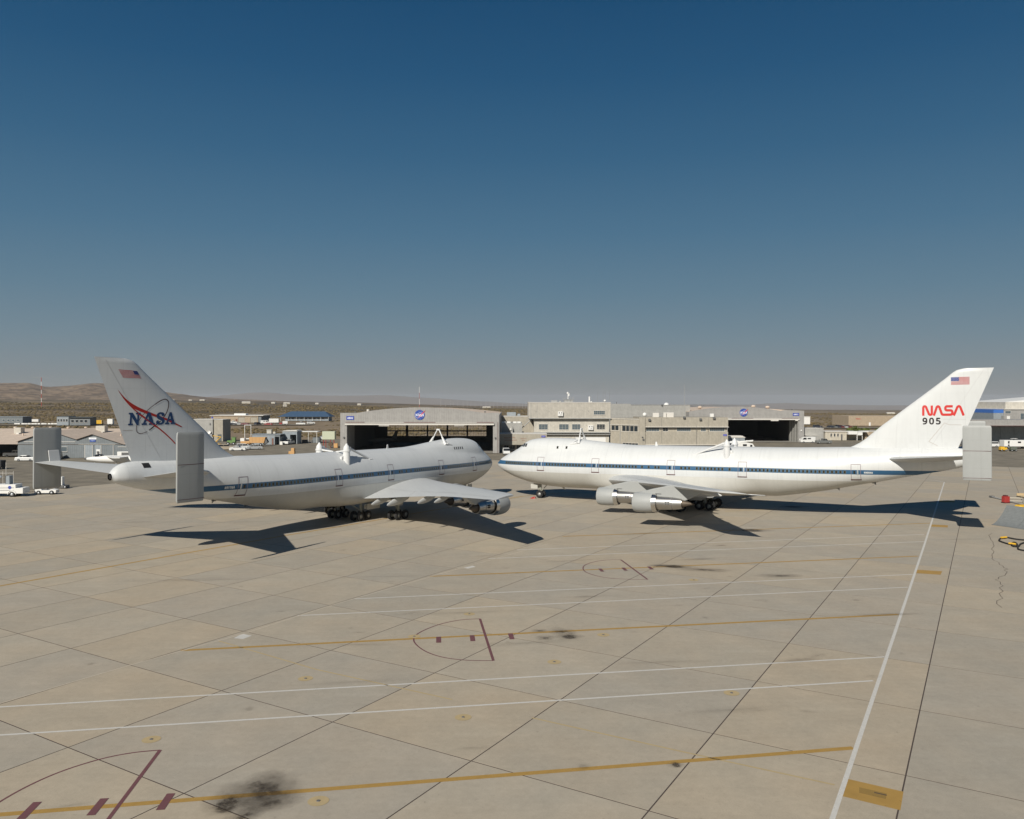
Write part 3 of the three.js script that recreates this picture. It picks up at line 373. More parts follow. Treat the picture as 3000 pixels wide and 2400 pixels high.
    const zf = (11.0 + 0.137) * sd; part('plate_line', [bb(67.1 - 30, 69.9 - 30, 9.39, 9.435, zf - 0.004, zf + 0.004), bb(67.06 - 30, 69.92 - 30, 6.3, 6.34, zf - 0.004, zf + 0.004)], M.darkred, P);
    part('plate_brace', prism([[67.3 - 30, 8.72], [68.4 - 30, 8.72], [68.55 - 30, 9.95], [67.5 - 30, 9.95]], 0.1, 0.03).rotateX(0).translate(0, 0, 10.72 * sd), M.white2, P);
  }
  part('wing_fairing', fairing, M.belly, J);
  for (const sd of [1, -1]) {
    const W = part('wing', wingGeo(sd), M.wing, J);
    part('flap_seam', [wingStrip(4, 0.72, 10.5, 0.77, 0.05, sd), wingStrip(12, 0.78, 21, 0.78, 0.05, sd), wingStrip(22, 0.8, 29, 0.8, 0.04, sd), wingStrip(10.7, 0.76, 11.6, 1, 0.06, sd, 4)], M.seam, W);
    part('leading_edge_strip', wingStrip(5, 0.1, 29.4, 0.1, 0.035, sd, 24), M.seam, W);
    part('tip_probe', bar([wTE(30) - 30.3, wTh(30), 29.95 * sd], [wTE(30) - 30 + 1.5, wTh(30) - 0.02, 29.95 * sd], 0.05, 0.02), M.white2, W);
    for (const [l, len, r] of [[5.6, 4.0, 0.33], [8.6, 4.8, 0.39], [14.6, 3.9, 0.31], [18.2, 3.4, 0.26]]) { const te = wTE(l), hh = wTh(l); const c = part('flap_fairing', latheX([[0, 0], [r * 0.5, len * 0.1], [r * 0.9, len * 0.3], [r, len * 0.5], [r * 0.8, len * 0.75], [r * 0.35, len * 0.95], [0, len]], 16).scale(1, 1.25, 0.62).rotateZ(-0.16).translate(te - len * 0.74 - 30, hh - 0.1, l * sd), M.wing, W); }
    for (const [s0, hc, l] of [[22.5, 2.42, 11.75], [31.1, 3.02, 21.2]]) {
      const E = part('engine', engine.cowl, M.plate, J); E.position.set(s0 - 30, hc, l * sd); E.rotation.z = 0.01;
      part('thrust_ring', engine.ring, M.chrome, E); part('engine_core', engine.core, M.steel, E); part('exhaust_plug', engine.plug, M.hotsteel, E); part('fan_face', engine.fan, M.greyDark, E); part('fan_duct', engine.duct, M.black, E); part('core_band', engine.band, M.seam, E);
      part('core_vent', engine.vents.map((v) => v.clone().scale(1, 1, nr)), M.greyDark, E);
      const py = part('pylon', prism([[s0 + 0.7 - 30, hc + 1.22], [s0 + 2.4 - 30, hc + 1.62], [s0 + 4.75 - 30, hc + 2.16], [s0 + 6.2 - 30, hc + 2.15], [s0 + 9 - 30, hc + 1.7], [s0 + 6.45 - 30, hc + 0.52], [s0 + 5 - 30, hc + 0.66], [s0 + 2.9 - 30, hc + 0.78], [s0 + 1.8 - 30, hc + 1.1]], 0.56, 0.1).translate(0, 0, l * sd), M.plate, J);
      part('pylon_slot', [bx(0.75, 0.09, 0.02, s0 + 3.15 - 30, hc + 1.14, (l - 0.0) * sd + 0.29 * nr)], M.greyDark, py);
    }
  }
  // landing gear
  {
    const s = 7.78, g = gl(s), N = part('nose_gear', [bar([s - 30, g + 0.62, 0], [s - 30, 2.9, 0], 0.13, 0.17), bar([s - 30, g + 0.62, -0.6], [s - 30, g + 0.62, 0.6], 0.08), bar([s - 30 + 0.05, 1.3, 0], [s - 30 + 1.3, 2.6, 0], 0.07), bar([s - 30 - 0.35, g + 0.9, 0], [s - 30, 1.45, 0], 0.05), bx(0.2, 0.3, 0.35, s - 30 - 0.2, 1.75, 0)], M.strut, J);
    for (const z of [-0.45, 0.45]) wheelAt(N, s - 30, g + 0.62, z);
    part('gear_door', [bx(1.2, 0.75, 0.04, s - 30 - 0.9, 2.15, 0.55), bx(1.2, 0.75, 0.04, s - 30 - 0.9, 2.15, -0.55)], M.belly, N);
    part('landing_light', [bx(0.14, 0.16, 0.5, s - 30 - 0.22, 1.5, 0)], M.chrome, N);
  }
  for (const [s, l, top, kind] of [[31.52, 5.5, 3.2, 'wing_gear'], [31.52, -5.5, 3.2, 'wing_gear'], [34.74, 1.92, 2.2, 'body_gear'], [34.74, -1.92, 2.2, 'body_gear']]) {
    const g = gl(s), y = g + 0.62, x = s - 30, G = part(kind, [bar([x, y + 0.1, l], [x, top + 0.3, l], 0.17, 0.22), bar([x - 0.9, y, l], [x + 0.9, y, l], 0.15), ...[-0.74, 0.74].map((d) => bar([x + d, y, l - 0.66], [x + d, y, l + 0.66], 0.09)), bar([x + 0.1, y + 0.7, l], [x + 1.5, top, l + 0.5], 0.07), bar([x, y + 0.9, l], [x - 1.3, top, l - 0.4], 0.08), bar([x - 0.3, y + 0.35, l], [x, y + 1.0, l], 0.06)], M.strut, J);
    for (const dx of [-0.74, 0.74]) for (const dz of [-0.56, 0.56]) wheelAt(G, x + dx, y, l + dz);
    if (kind === 'body_gear') part('gear_door', [bx(2.6, 0.75, 0.05, x - 1.5, 1.72, l + 0.85 * Math.sign(l)), bx(0.9, 0.6, 0.05, x - 0.4, 1.75, l + 0.62 * Math.sign(l))], M.belly, G);
    else part('gear_door', [bx(1.0, 1.1, 0.06, x - 0.1, 2.35, l + 0.3 * Math.sign(l)).rotateX(0)], M.belly, G);
  }
  // orbiter attachment fittings on the back
  for (const sd of [1, -1]) {
    const A = part('aft_support', latheY([[0.46, 7.2], [0.45, 8.6], [0.43, 9.0], [0.5, 9.02], [0.5, 9.2], [0.42, 9.25], [0.4, 9.5], [0.3, 9.72], [0.17, 9.85], [0.12, 10.0], [0, 10.06]]).translate(8.0, 0, 2.3 * sd), M.white2, J);
    part('drag_strut', [bar([7.7, 9.5, 2.25 * sd], [3.4, 7.82, 2.25 * sd], 0.15, 0.12), bx(0.5, 0.25, 0.5, 7.6, 9.45, 2.25 * sd), rb(0.7, 0.22, 0.4, 0.08, 3.4, 7.82, 2.25 * sd)], M.white2, A);
    part('side_strut', [bar([8.0, 9.1, 2.1 * sd], [7.6, 8.9, 0.25 * sd], 0.12, 0.1), bar([8.1, 8.2, 2.0 * sd], [7.8, 8.86, 0.4 * sd], 0.08)], M.white2, A);
    part('base_fairing', prism([[7.2, 7.2], [8.9, 7.0], [8.7, 8.35], [7.5, 8.6]], 0.35, 0.08).translate(0, 0, 2.05 * sd), M.white2, A);
  }
  const B = part('forward_support', [bar([-15.1, 11.28, 0.18], [-15.0, 9.0, 1.45], 0.085, 0.085), bar([-15.1, 11.28, -0.18], [-15.0, 9.0, -1.45], 0.085, 0.085), rb(0.26, 0.26, 0.62, 0.1, -15.1, 11.3, 0)], M.white2, J);
  for (const sd of [1, -1]) part('support_foot', [bar([-15.0, 10.2, 0.8 * sd], [-14.95, 9.05, 1.5 * sd], 0.12, 0.26), bar([-15.2, 9.2, 1.5 * sd], [-16.3, 8.98, 1.62 * sd], 0.2, 0.16), bar([-15.05, 9.9, 0.95 * sd], [-16.1, 9.15, 1.5 * sd], 0.06)], M.white2, B);
  part('blade_antenna', prism([[-3.2, 8.85], [-2.8, 8.85], [-2.95, 9.45], [-3.1, 9.45]], 0.06, 0.02), M.white2, J);
  part('belly_antenna', prism([[-18.7, 2.3], [-18.2, 2.25], [-17.95, 1.75], [-18.1, 1.75]], 0.06, 0.02), M.belly, J);
  for (const [s, h] of [[52.3, 3.5], [56.8, 4.4]]) part('drain_mast', [rb(0.5, 0.18, 0.2, 0.05, s - 30, h + 0.02, 0.2 * nr), bar([s - 30, h, 0.2 * nr], [s - 30 + 0.25, h - 0.22, 0.2 * nr], 0.05)], M.greyDark, J);
  if (o.vent) part('roof_vent', [patch(65.15, 65.95, 8.5, 8.95, nr, 0.02, 3, 3)], M.black, J);
  return J;
}
function latheY(p) { return toCreasedNormals(lathe(p, 20), 0.7); }
// fin markings
function flagPath(c, P, n = 13) { // P: four corners TL TR BR BL
  const L = (a, b, t) => [a[0] + (b[0] - a[0]) * t, a[1] + (b[1] - a[1]) * t];
  for (let i = 0; i < n; i += 2) { const a = L(P[0], P[3], i / n), b = L(P[1], P[2], i / n), d = L(P[1], P[2], (i + 1) / n), e = L(P[0], P[3], (i + 1) / n); c.fillStyle = '#b3242c'; c.beginPath(); c.moveTo(...a); c.lineTo(...b); c.lineTo(...d); c.lineTo(...e); c.fill(); }
}
const finTexA = canvasTex(975, 990, (c) => {
  c.setTransform(2.0085, 0, 0, 2.2335, -1688, -441.7);
  flagPath(c, [[1128, 217], [1283, 217], [1283, 279], [1128, 279]]); c.fillStyle = '#39437f'; c.fillRect(1128, 217, 67, 33);
  c.fillStyle = '#e8e8ea'; for (let i = 0; i < 5; i++) for (let j = 0; j < 4; j++) c.fillRect(1133 + i * 12.5 + (j % 2) * 4, 221 + j * 7.5, 2.2, 2.2);
  c.strokeStyle = '#c9302a'; c.lineWidth = 20; c.lineJoin = 'round'; c.lineCap = 'butt';
  c.beginPath(); c.moveTo(892, 543); c.lineTo(892, 478); c.quadraticCurveTo(892, 463, 904, 463); c.quadraticCurveTo(914, 463, 918, 474); c.lineTo(938, 524); c.quadraticCurveTo(942, 535, 952, 535); c.quadraticCurveTo(965, 535, 965, 521); c.lineTo(965, 456); c.stroke();
  c.beginPath(); c.moveTo(982, 543); c.lineTo(1005, 476); c.quadraticCurveTo(1009, 464, 1018, 464); c.quadraticCurveTo(1027, 464, 1031, 475); c.lineTo(1049, 526); c.quadraticCurveTo(1053, 535, 1062, 535); c.lineTo(1120, 535); c.quadraticCurveTo(1138, 535, 1138, 516); c.quadraticCurveTo(1138, 498, 1120, 498); c.lineTo(1096, 498); c.quadraticCurveTo(1080, 498, 1080, 481); c.quadraticCurveTo(1080, 464, 1096, 464); c.lineTo(1142, 464); c.stroke();
  c.beginPath(); c.moveTo(1150, 543); c.lineTo(1178, 476); c.quadraticCurveTo(1183, 464, 1192, 464); c.quadraticCurveTo(1202, 464, 1207, 476); c.lineTo(1232, 543); c.stroke();
  c.fillStyle = '#1c1110'; c.font = '72px sans-serif'; c.textBaseline = 'alphabetic'; ['9', '0', '5'].forEach((t, i) => { c.save(); c.translate(883 + i * 57, 615); c.scale(1.12, 1.0); c.fillText(t, 0, 0); c.strokeStyle = '#1c1110'; c.lineWidth = 5.5; c.strokeText(t, 0, 0); c.restore(); });
});
const finTexB = canvasTex(1088, 1024, (c) => {
  c.setTransform(0.6703, -0.0077, -0.0205, 0.5923, 48.8, 16.5);
  flagPath(c, [[80, 40], [460, 58], [548, 212], [172, 200]]); c.fillStyle = '#2e3a72'; c.beginPath(); c.moveTo(368, 56); c.lineTo(462, 60); c.lineTo(506, 138); c.lineTo(408, 134); c.fill();
  c.strokeStyle = '#3a1014'; c.lineCap = 'round'; // orbit
  c.lineWidth = 12; c.beginPath(); c.moveTo(715, 1355); c.bezierCurveTo(560, 1430, 470, 1390, 505, 1200); c.bezierCurveTo(540, 1050, 700, 880, 860, 765); c.stroke();
  c.lineWidth = 19; c.beginPath(); c.moveTo(860, 765); c.bezierCurveTo(1000, 660, 1130, 610, 1158, 720); c.bezierCurveTo(1175, 800, 1130, 960, 1040, 1060); c.stroke();
  c.lineWidth = 24; c.strokeStyle = '#140c0c'; c.beginPath(); c.moveTo(980, 1140); c.lineTo(765, 1320); c.stroke();
  c.fillStyle = '#a51a0e'; c.beginPath(); c.moveTo(80, 440); c.bezierCurveTo(230, 660, 380, 760, 560, 850); c.bezierCurveTo(780, 950, 900, 1000, 1130, 1080); c.lineTo(1470, 1265); c.lineTo(1460, 1285); c.lineTo(1120, 1125); c.bezierCurveTo(900, 1050, 640, 960, 430, 860); c.bezierCurveTo(600, 1010, 1050, 1300, 1335, 1635); c.lineTo(1320, 1652); c.bezierCurveTo(1080, 1370, 700, 1120, 420, 880); c.bezierCurveTo(270, 740, 160, 590, 80, 440); c.fill();
  c.fillStyle = '#0d3763'; c.font = 'bold 330px serif'; c.textBaseline = 'alphabetic'; [['N', 330, 235], ['A', 605, 260], ['S', 890, 195], ['A', 1095, 215]].forEach(([t, x, w]) => { c.save(); c.translate(x, 1203); const m = c.measureText(t).width; c.scale(w / m, 1.06); c.fillText(t, 0, 0); c.strokeStyle = '#0d3763'; c.lineWidth = 17; c.lineJoin = 'miter'; c.strokeText(t, 0, 0); c.restore(); });
  c.strokeStyle = '#a81f12'; c.lineWidth = 17; c.beginPath(); c.moveTo(520, 970); c.quadraticCurveTo(800, 1180, 900, 1262); c.stroke();
});
buildJet({ label: 'white jumbo jet on the right, nose to the left, red lettering on its fin', x: 24.25, z: -122.91, turn: -0.4888, side: 1, reg: 'N905NA', upperWindows: [11.75, 13.26], uw: 0.15, finTex: finTexA, finBox: [62, 68.5, 11.8, 18.4], finLines: [[63.3, 9.95, 65.1, 12.35], [65.1, 12.35, 65.6, 12.1], [65.6, 12.1, 67.0, 12.08], [63.3, 9.95, 64.3, 9.4], [60.8, 8.75, 63.2, 8.6, 0.02]] });
buildJet({ label: 'white jumbo jet on the left, tail nearest, red swoosh on its fin', x: -18.89, z: -113.5, turn: Math.PI + 1.0403, side: -1, reg: 'N911NA', upperWindows: [11.35, 11.87, 12.39, 12.91, 13.43], uw: 0.11, finTex: finTexB, finBox: [60.5, 69, 10.4, 18.4], finLines: [[66.6, 12.2, 67.6, 12.2]], vent: true });
{ const c = thing('wheel_chock', 'dark red wheel chock on the concrete in front of the nose wheel', 'wheel chock', [3.4, 0, -132.1], -0.49); part('wedge', prism([[-0.45, 0], [0.35, 0], [0.35, 0.26], [0.05, 0.3], [-0.45, 0.06]], 0.3, 0.03), M.red, c); part('rope', tube([[0.3, 0.2, 0.15], [0.5, 0.05, 0.35], [0.2, 0.03, 0.5]], 0.02, 12, 5), M.cream, c); }

// ---------------------------------------------------------------- buildings
const corr = (per, amp, base, seed) => tex(256, (u, v) => { const c = Math.abs(((u * per) % 1) - 0.5) * 2, n = fbm(u * 6, v * 6, 6, seed, 4), st = fbm(u * 30, v * 2, 30, seed + 3, 3), k = base + amp * (c - 0.5) + 0.1 * (n - 0.5) + 0.09 * (st - 0.5); return [k, k, k]; });
const ribMap = corr(8, 0.06, 0.9, 301), plasterMap = tex(512, (u, v) => { const n = fbm(u * 6, v * 6, 6, 311, 5), st = fbm(u * 40, v * 3, 40, 317, 3), f = vnoise(u * 150, v * 150, 150, 319), k = 0.88 + 0.12 * (n - 0.5) + 0.1 * (st - 0.5) + 0.05 * (f - 0.5); return [k, k * 0.995, k * 0.98]; });
const B = {
  hangar: mat(0.405, 0.39, 0.37, 0.75, { map: ribMap }), roofTan: mat(0.74, 0.6, 0.48, 0.85, { map: ribMap }), shed: mat(0.22, 0.245, 0.26, 0.7, { map: ribMap }), shedDark: mat(0.13, 0.15, 0.16, 0.7, { map: ribMap }), shedPale: mat(0.34, 0.38, 0.41, 0.65, { map: ribMap }),
  plaster: mat(0.6, 0.565, 0.51, 0.85, { map: plasterMap }), plasterPale: mat(0.7, 0.665, 0.6, 0.85, { map: plasterMap }), plasterTan: mat(0.51, 0.47, 0.4, 0.85, { map: plasterMap }), beige: mat(0.52, 0.42, 0.31, 0.85, { map: plasterMap }), greyWall: mat(0.45, 0.44, 0.41, 0.8, { map: ribMap }),
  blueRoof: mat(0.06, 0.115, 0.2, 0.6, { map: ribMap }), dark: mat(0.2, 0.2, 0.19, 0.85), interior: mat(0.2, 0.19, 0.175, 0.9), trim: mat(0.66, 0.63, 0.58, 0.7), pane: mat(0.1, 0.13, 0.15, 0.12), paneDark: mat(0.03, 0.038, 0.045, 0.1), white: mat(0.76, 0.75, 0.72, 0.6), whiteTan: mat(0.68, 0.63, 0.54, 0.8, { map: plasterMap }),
  clear: new THREE.MeshPhysicalMaterial({ transmission: 1, thickness: 0, roughness: 0.03, color: 0xffffff }), rust: mat(0.2, 0.09, 0.06, 0.8),
};
const UVK = 0.25;
const wall = (name, geo, m, parent) => part(name, (Array.isArray(geo) ? geo : [geo]).length > 1 ? join(geo.map((g) => metreUV(g, UVK))) : metreUV(Array.isArray(geo) ? geo[0] : geo, UVK), m, parent);
// a wall sheet with rectangular holes, in x/y, thickness t, front face at z
function holed(outline, holes, t, z) { const s = new THREE.Shape(outline.map(([x, y]) => new THREE.Vector2(x, y))); for (const [x0, x1, y0, y1] of holes) { const p = new THREE.Path(); p.moveTo(x0, y0); p.lineTo(x0, y1); p.lineTo(x1, y1); p.lineTo(x1, y0); p.closePath(); s.holes.push(p); } return new THREE.ExtrudeGeometry(s, { depth: t, bevelEnabled: false }).translate(0, 0, z - t); }
// a window set back in a wall: frame bars and panes
function windowUnit(parent, x0, x1, y0, y1, z, nx, ny, paneMat = B.pane, frameMat = B.trim, bar = 0.07) {
  const f = part('window', [bb(x0 - 0.06, x1 + 0.06, y0 - 0.12, y0, z, z + 0.16), bb(x0 - 0.06, x1 + 0.06, y1, y1 + 0.08, z, z + 0.1), bb(x0 - 0.06, x0, y0, y1, z, z + 0.1), bb(x1, x1 + 0.06, y0, y1, z, z + 0.1)], frameMat, parent);
  const w = (x1 - x0) / nx, h = (y1 - y0) / ny;
  for (let i = 0; i < nx; i++) for (let j = 0; j < ny; j++) part('pane', bb(x0 + i * w + bar / 2, x0 + (i + 1) * w - bar / 2, y0 + j * h + bar / 2, y0 + (j + 1) * h - bar / 2, z + 0.015, z + 0.045), paneMat, f);
  return f;
}
const emblem = canvasTex(512, 512, (c) => {
  c.fillStyle = '#2b4a9c'; c.beginPath(); c.arc(240, 268, 226, 0, 7); c.fill();
  c.fillStyle = '#e9ecf4'; const R = rng(5); for (let i = 0; i < 34; i++) { const a = R() * 6.28, r = Math.sqrt(R()) * 200; c.beginPath(); c.arc(240 + Math.cos(a) * r, 268 + Math.sin(a) * r, 3 + R() * 3, 0, 7); c.fill(); }
  c.strokeStyle = '#dfe4f2'; c.lineWidth = 9; c.beginPath(); c.ellipse(240, 268, 205, 88, -0.55, 0.3, 5.6); c.stroke();
  c.fillStyle = '#cf3340'; c.beginPath(); c.moveTo(506, 52); c.bezierCurveTo(400, 130, 330, 190, 262, 268); c.bezierCurveTo(200, 340, 150, 400, 110, 452); c.bezierCurveTo(190, 370, 250, 330, 300, 290); c.bezierCurveTo(370, 235, 430, 150, 506, 52); c.fill();
  c.beginPath(); c.moveTo(150, 205); c.quadraticCurveTo(270, 300, 330, 372); c.lineTo(345, 366); c.quadraticCurveTo(270, 270, 150, 205); c.fill();
  c.fillStyle = '#fbfbfb'; c.font = 'bold 150px serif'; c.textAlign = 'center'; c.textBaseline = 'middle'; c.save(); c.translate(240, 272); c.scale(0.92, 1); c.fillText('NASA', 0, 0); c.restore();
});
const signTex = (t, bg = '#33489f', fg = '#e8eaf2', w = 256, h = 128, size = 92) => canvasTex(w, h, (c) => { c.fillStyle = bg; c.fillRect(0, 0, w, h); c.fillStyle = fg; c.font = 'bold ' + size + 'px sans-serif'; c.textAlign = 'center'; c.textBaseline = 'middle'; c.fillText(t, w / 2, h / 2 + 4, w * 0.92); });
// a far sign whose lettering is too small to read
const marks = (bg, fg) => canvasTex(256, 96, (c) => { c.fillStyle = bg; c.fillRect(0, 0, 256, 96); c.fillStyle = fg; const R = rng(71); for (let q = 40; q < 210; q += 26) { c.fillRect(q, 30, 6, 36); c.fillRect(q, 30 + R() * 28, 18, 7); } });
const matte = (t) => new THREE.MeshStandardMaterial({ map: t, roughness: 0.6 });
function sign(parent, t, x, y, z, w, h) { const s = part('sign_board', bx(w, h, 0.08, x, y, z), M.blueSign, parent); part('sign_face', new THREE.PlaneGeometry(w - 0.06, h - 0.06).translate(x, y, z + 0.045), matte(t), s); return s; }
function badge(parent, x, y, z, r) { const d = part('emblem', new THREE.CylinderGeometry(r, r, 0.08, 40).rotateX(Math.PI / 2).translate(x, y, z), M.blueSign, parent); const k = r / 226 * 512; part('emblem_face', new THREE.PlaneGeometry(k, k).translate(x + k * (256 - 240) / 512, y + k * (268 - 256) / 512, z + 0.06), new THREE.MeshStandardMaterial({ map: emblem, transparent: true, roughness: 0.6 }), d); }
const arch = (x0, x1, h0, h1, n = 22) => { const p = []; for (let i = 0; i <= n; i++) { const t = i / n; p.push([x0 + (x1 - x0) * t, h0 + (h1 - h0) * Math.sin(Math.PI * t) ** 0.9]); } return p; };

// big hangar behind the left jet
{
  const H = thing('aircraft_hangar', 'grey arched hangar with open door behind the left jet, round blue emblem above', 'hangar', [-26.7, 0, -242]);
  const front = [[-23, 0], [-23, 11.6], [-18, 11.65], ...arch(-18, 18.3, 11.65, 13.25).slice(1), [23, 11.7], [23, 0], [21.2, 0], [21.2, 8.15], [-21.3, 8.15], [-21.3, 0]];
  wall('front_wall', holed(front, [], 0.5, 0), B.hangar, H);
  const roofP = [...arch(-22.8, 22.8, 11.0, 12.5), [22.8, 10.7], ...arch(-22.8, 22.8, 10.7, 12.2).reverse().slice(1)];
  const hw = 58; wall('roof', new THREE.ExtrudeGeometry(new THREE.Shape(roofP.map(([x, y]) => new THREE.Vector2(x, y))), { depth: hw, bevelEnabled: false }).translate(0, 0, -hw - 0.5), B.roofTan, H);
  wall('side_wall', bb(-23, -22.6, 0, 11, -58.5, -0.5), B.hangar, H); wall('side_wall', bb(22.6, 23, 0, 11, -58.5, -0.5), B.hangar, H);
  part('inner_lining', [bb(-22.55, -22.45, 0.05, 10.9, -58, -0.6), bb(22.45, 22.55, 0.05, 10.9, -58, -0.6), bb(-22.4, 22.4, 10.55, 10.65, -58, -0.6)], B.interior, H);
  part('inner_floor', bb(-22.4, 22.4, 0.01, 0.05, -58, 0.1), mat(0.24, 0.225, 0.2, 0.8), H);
  // glazed back wall: five bays of steel sash, the upper sash row over the lower
  const bays = [[-19.2, -12.6], [-11.8, -5.1], [-4.6, 2.0], [2.6, 9.2], [9.7, 16.3]].map(([a, b]) => [a + 1.2, b + 1.2]), holes = []; for (const [a, b] of bays) { holes.push([a, b, 4.4, 7.1], [a, b, 2.35, 3.95]); }
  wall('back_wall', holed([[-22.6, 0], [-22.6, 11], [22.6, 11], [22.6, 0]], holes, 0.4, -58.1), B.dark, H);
  for (const [a, b, y0, y1] of holes) { const f = part('back_window', [...Array(8).keys()].map((i) => bb(a + (b - a) * i / 7 - 0.03, a + (b - a) * i / 7 + 0.03, y0, y1, -58.42, -58.36)).concat([bb(a, b, (y0 + y1) / 2 - 0.03, (y0 + y1) / 2 + 0.03, -58.42, -58.36)]), B.rust, H); part('pane', bb(a, b, y0, y1, -58.32, -58.3), B.clear, f); }
  part('door_header', [bb(-21.6, 21.5, 8.15, 8.55, 0.003, 0.5), bb(-21.6, 21.5, 8.72, 8.8, 0.003, 0.25)], B.trim, H);
  part('door_track', [bb(-21.5, -16, 8.82, 8.98, 0.003, 0.2), bb(-4.5, 4.5, 8.82, 8.98, 0.003, 0.2), bb(16.5, 21.4, 8.82, 8.98, 0.003, 0.2)], M.darkred, H);
  part('light_box', [bb(-11.8, -8.8, 7.8, 8.14, -0.4, 0.3), bb(10.0, 12.9, 7.85, 8.14, -0.4, 0.3)], B.trim, H);
  for (let i = 0; i < 4; i++) part('door_leaf', metreUV(bb(-21.2 + i * 0.02, -21.0 + i * 0.02, 0.05, 8.1, -2.2 - i * 3.1, 0.4 - i * 3.1), UVK), B.hangar, H);
  part('roof_vent', lathe([[0.4, 12.1], [0.4, 12.7], [0.5, 12.75], [0, 12.95]], 12).translate(-16, -0.3, -6), B.trim, H);
  part('corner_light', [bx(0.5, 0.35, 0.4, -18.6, 11.85, -0.1), bx(0.5, 0.35, 0.4, 18.9, 11.95, -0.1), bx(0.4, 0.4, 0.3, -21.9, 4.5, 0.18), bx(0.4, 0.4, 0.3, 21.9, 4.4, 0.18)], M.greyDark, H);
  badge(H, 0.0, 11.05, 0.05, 1.45); sign(H, signTex('4802'), -20.1, 10.15, 0.06, 2.2, 1.1);
  part('wall_pipe', bar([22.6, 0, 0.06], [22.6, 9, 0.06], 0.06), M.darkred, H);
}
{ // small jet parked inside the big hangar
  const P = thing('parked_jet', 'dark silhouette of a small jet deep inside the left hangar', 'airplane', [-44, 0, -282], 0.9);
  part('fuselage', latheX([[0, 0], [0.35, 0.8], [0.7, 3], [0.75, 7], [0.6, 11], [0.35, 13], [0, 13.2]], 18).translate(-6, 1.8, 0), M.grey, P); part('wing', prism([[-1, -4.6], [1.4, -4.6], [3.4, 0], [1.4, 4.6], [-1, 4.6], [-2.4, 0]], 0.16).rotateX(Math.PI / 2).translate(1, 1.6, 0), M.grey, P); part('tail_fin', prism([[4.6, 2.2], [7, 2.2], [7.6, 4.6], [6.4, 4.6]], 0.12), M.grey, P); part('landing_gear', [bar([-4, 0, 0], [-4, 1.4, 0], 0.08), bar([1, 0, 1.2], [1, 1.4, 0.5], 0.08), bar([1, 0, -1.2], [1, 1.4, -0.5], 0.08)], M.greyDark, P);
}
// right hangar
{
  const H = thing('aircraft_hangar', 'grey arched hangar with open dark door behind the right jet', 'hangar', [85.3, 0, -304]);
  const front = [[-21, 0], [-21, 11.1], ...arch(-21, 14, 11.1, 12.95).slice(1, -1), [14, 11.75], [20.9, 11.5], [20.9, 0], [18.9, 0], [18.9, 8.15], [-6.9, 8.15], [-6.9, 0]];
  wall('front_wall', holed(front, [], 0.5, 0), B.hangar, H);
  const rp = [...arch(-20.8, 20.8, 11.1, 12.4), [20.8, 10.6], [-20.8, 10.6]];
  wall('roof', new THREE.ExtrudeGeometry(new THREE.Shape(rp.map(([x, y]) => new THREE.Vector2(x, y))), { depth: 55, bevelEnabled: false }).translate(0, 0, -55.5), B.roofTan, H);
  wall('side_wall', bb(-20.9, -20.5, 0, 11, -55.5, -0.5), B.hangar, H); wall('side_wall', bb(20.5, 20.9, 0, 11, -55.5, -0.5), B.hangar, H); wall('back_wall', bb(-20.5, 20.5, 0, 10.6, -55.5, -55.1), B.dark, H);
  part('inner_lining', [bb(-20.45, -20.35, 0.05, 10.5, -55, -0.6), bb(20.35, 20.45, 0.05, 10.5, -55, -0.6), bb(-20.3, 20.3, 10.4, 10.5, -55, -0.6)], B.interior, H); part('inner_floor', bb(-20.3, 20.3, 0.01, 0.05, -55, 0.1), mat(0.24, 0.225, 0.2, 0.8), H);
  part('door_header', bb(-7.2, 19.1, 8.15, 8.6, 0.003, 0.45), B.trim, H); part('door_track', [bb(-5.5, 2.4, 8.66, 8.76, 0.003, 0.2), bb(12.8, 18.8, 8.66, 8.76, 0.003, 0.2)], M.darkred, H); part('light_box', [bb(8.7, 11.5, 7.75, 8.14, -0.3, 0.4), bb(17.6, 18.6, 7.8, 8.14, -0.3, 0.4)], B.trim, H);
  for (let i = 0; i < 4; i++) part('door_leaf', metreUV(bb(18.6 - i * 0.3, 18.75 - i * 0.3, 0.05, 8.0, -1.5 - i * 1.8, 0.3 - i * 1.8), UVK), B.greyWall, H);
  badge(H, -1.1, 10.8, 0.05, 1.45); sign(H, signTex('4801'), 17.9, 10.15, 0.06, 2.3, 1.0);
  for (const [x, y] of [[-27 + 12, 12.2], [5, 12.6], [10.3, 12.3]]) part('roof_vent', lathe([[0.5, 0], [0.5, 0.4], [0.95, 0.42], [0.8, 0.85], [0.4, 1.1], [0, 1.15]], 16).translate(x, y - 0.25, -9), B.roofTan, H);
  part('corner_light', bx(0.5, 0.35, 0.4, 16.5, 11.9, -0.1), M.greyDark, H); part('pier_lamp', [bx(0.4, 0.5, 0.3, 19.8, 4.3, 0.18), bx(0.9, 0.8, 0.12, 19.6, 0.9, 0.08)], B.white, H);
}
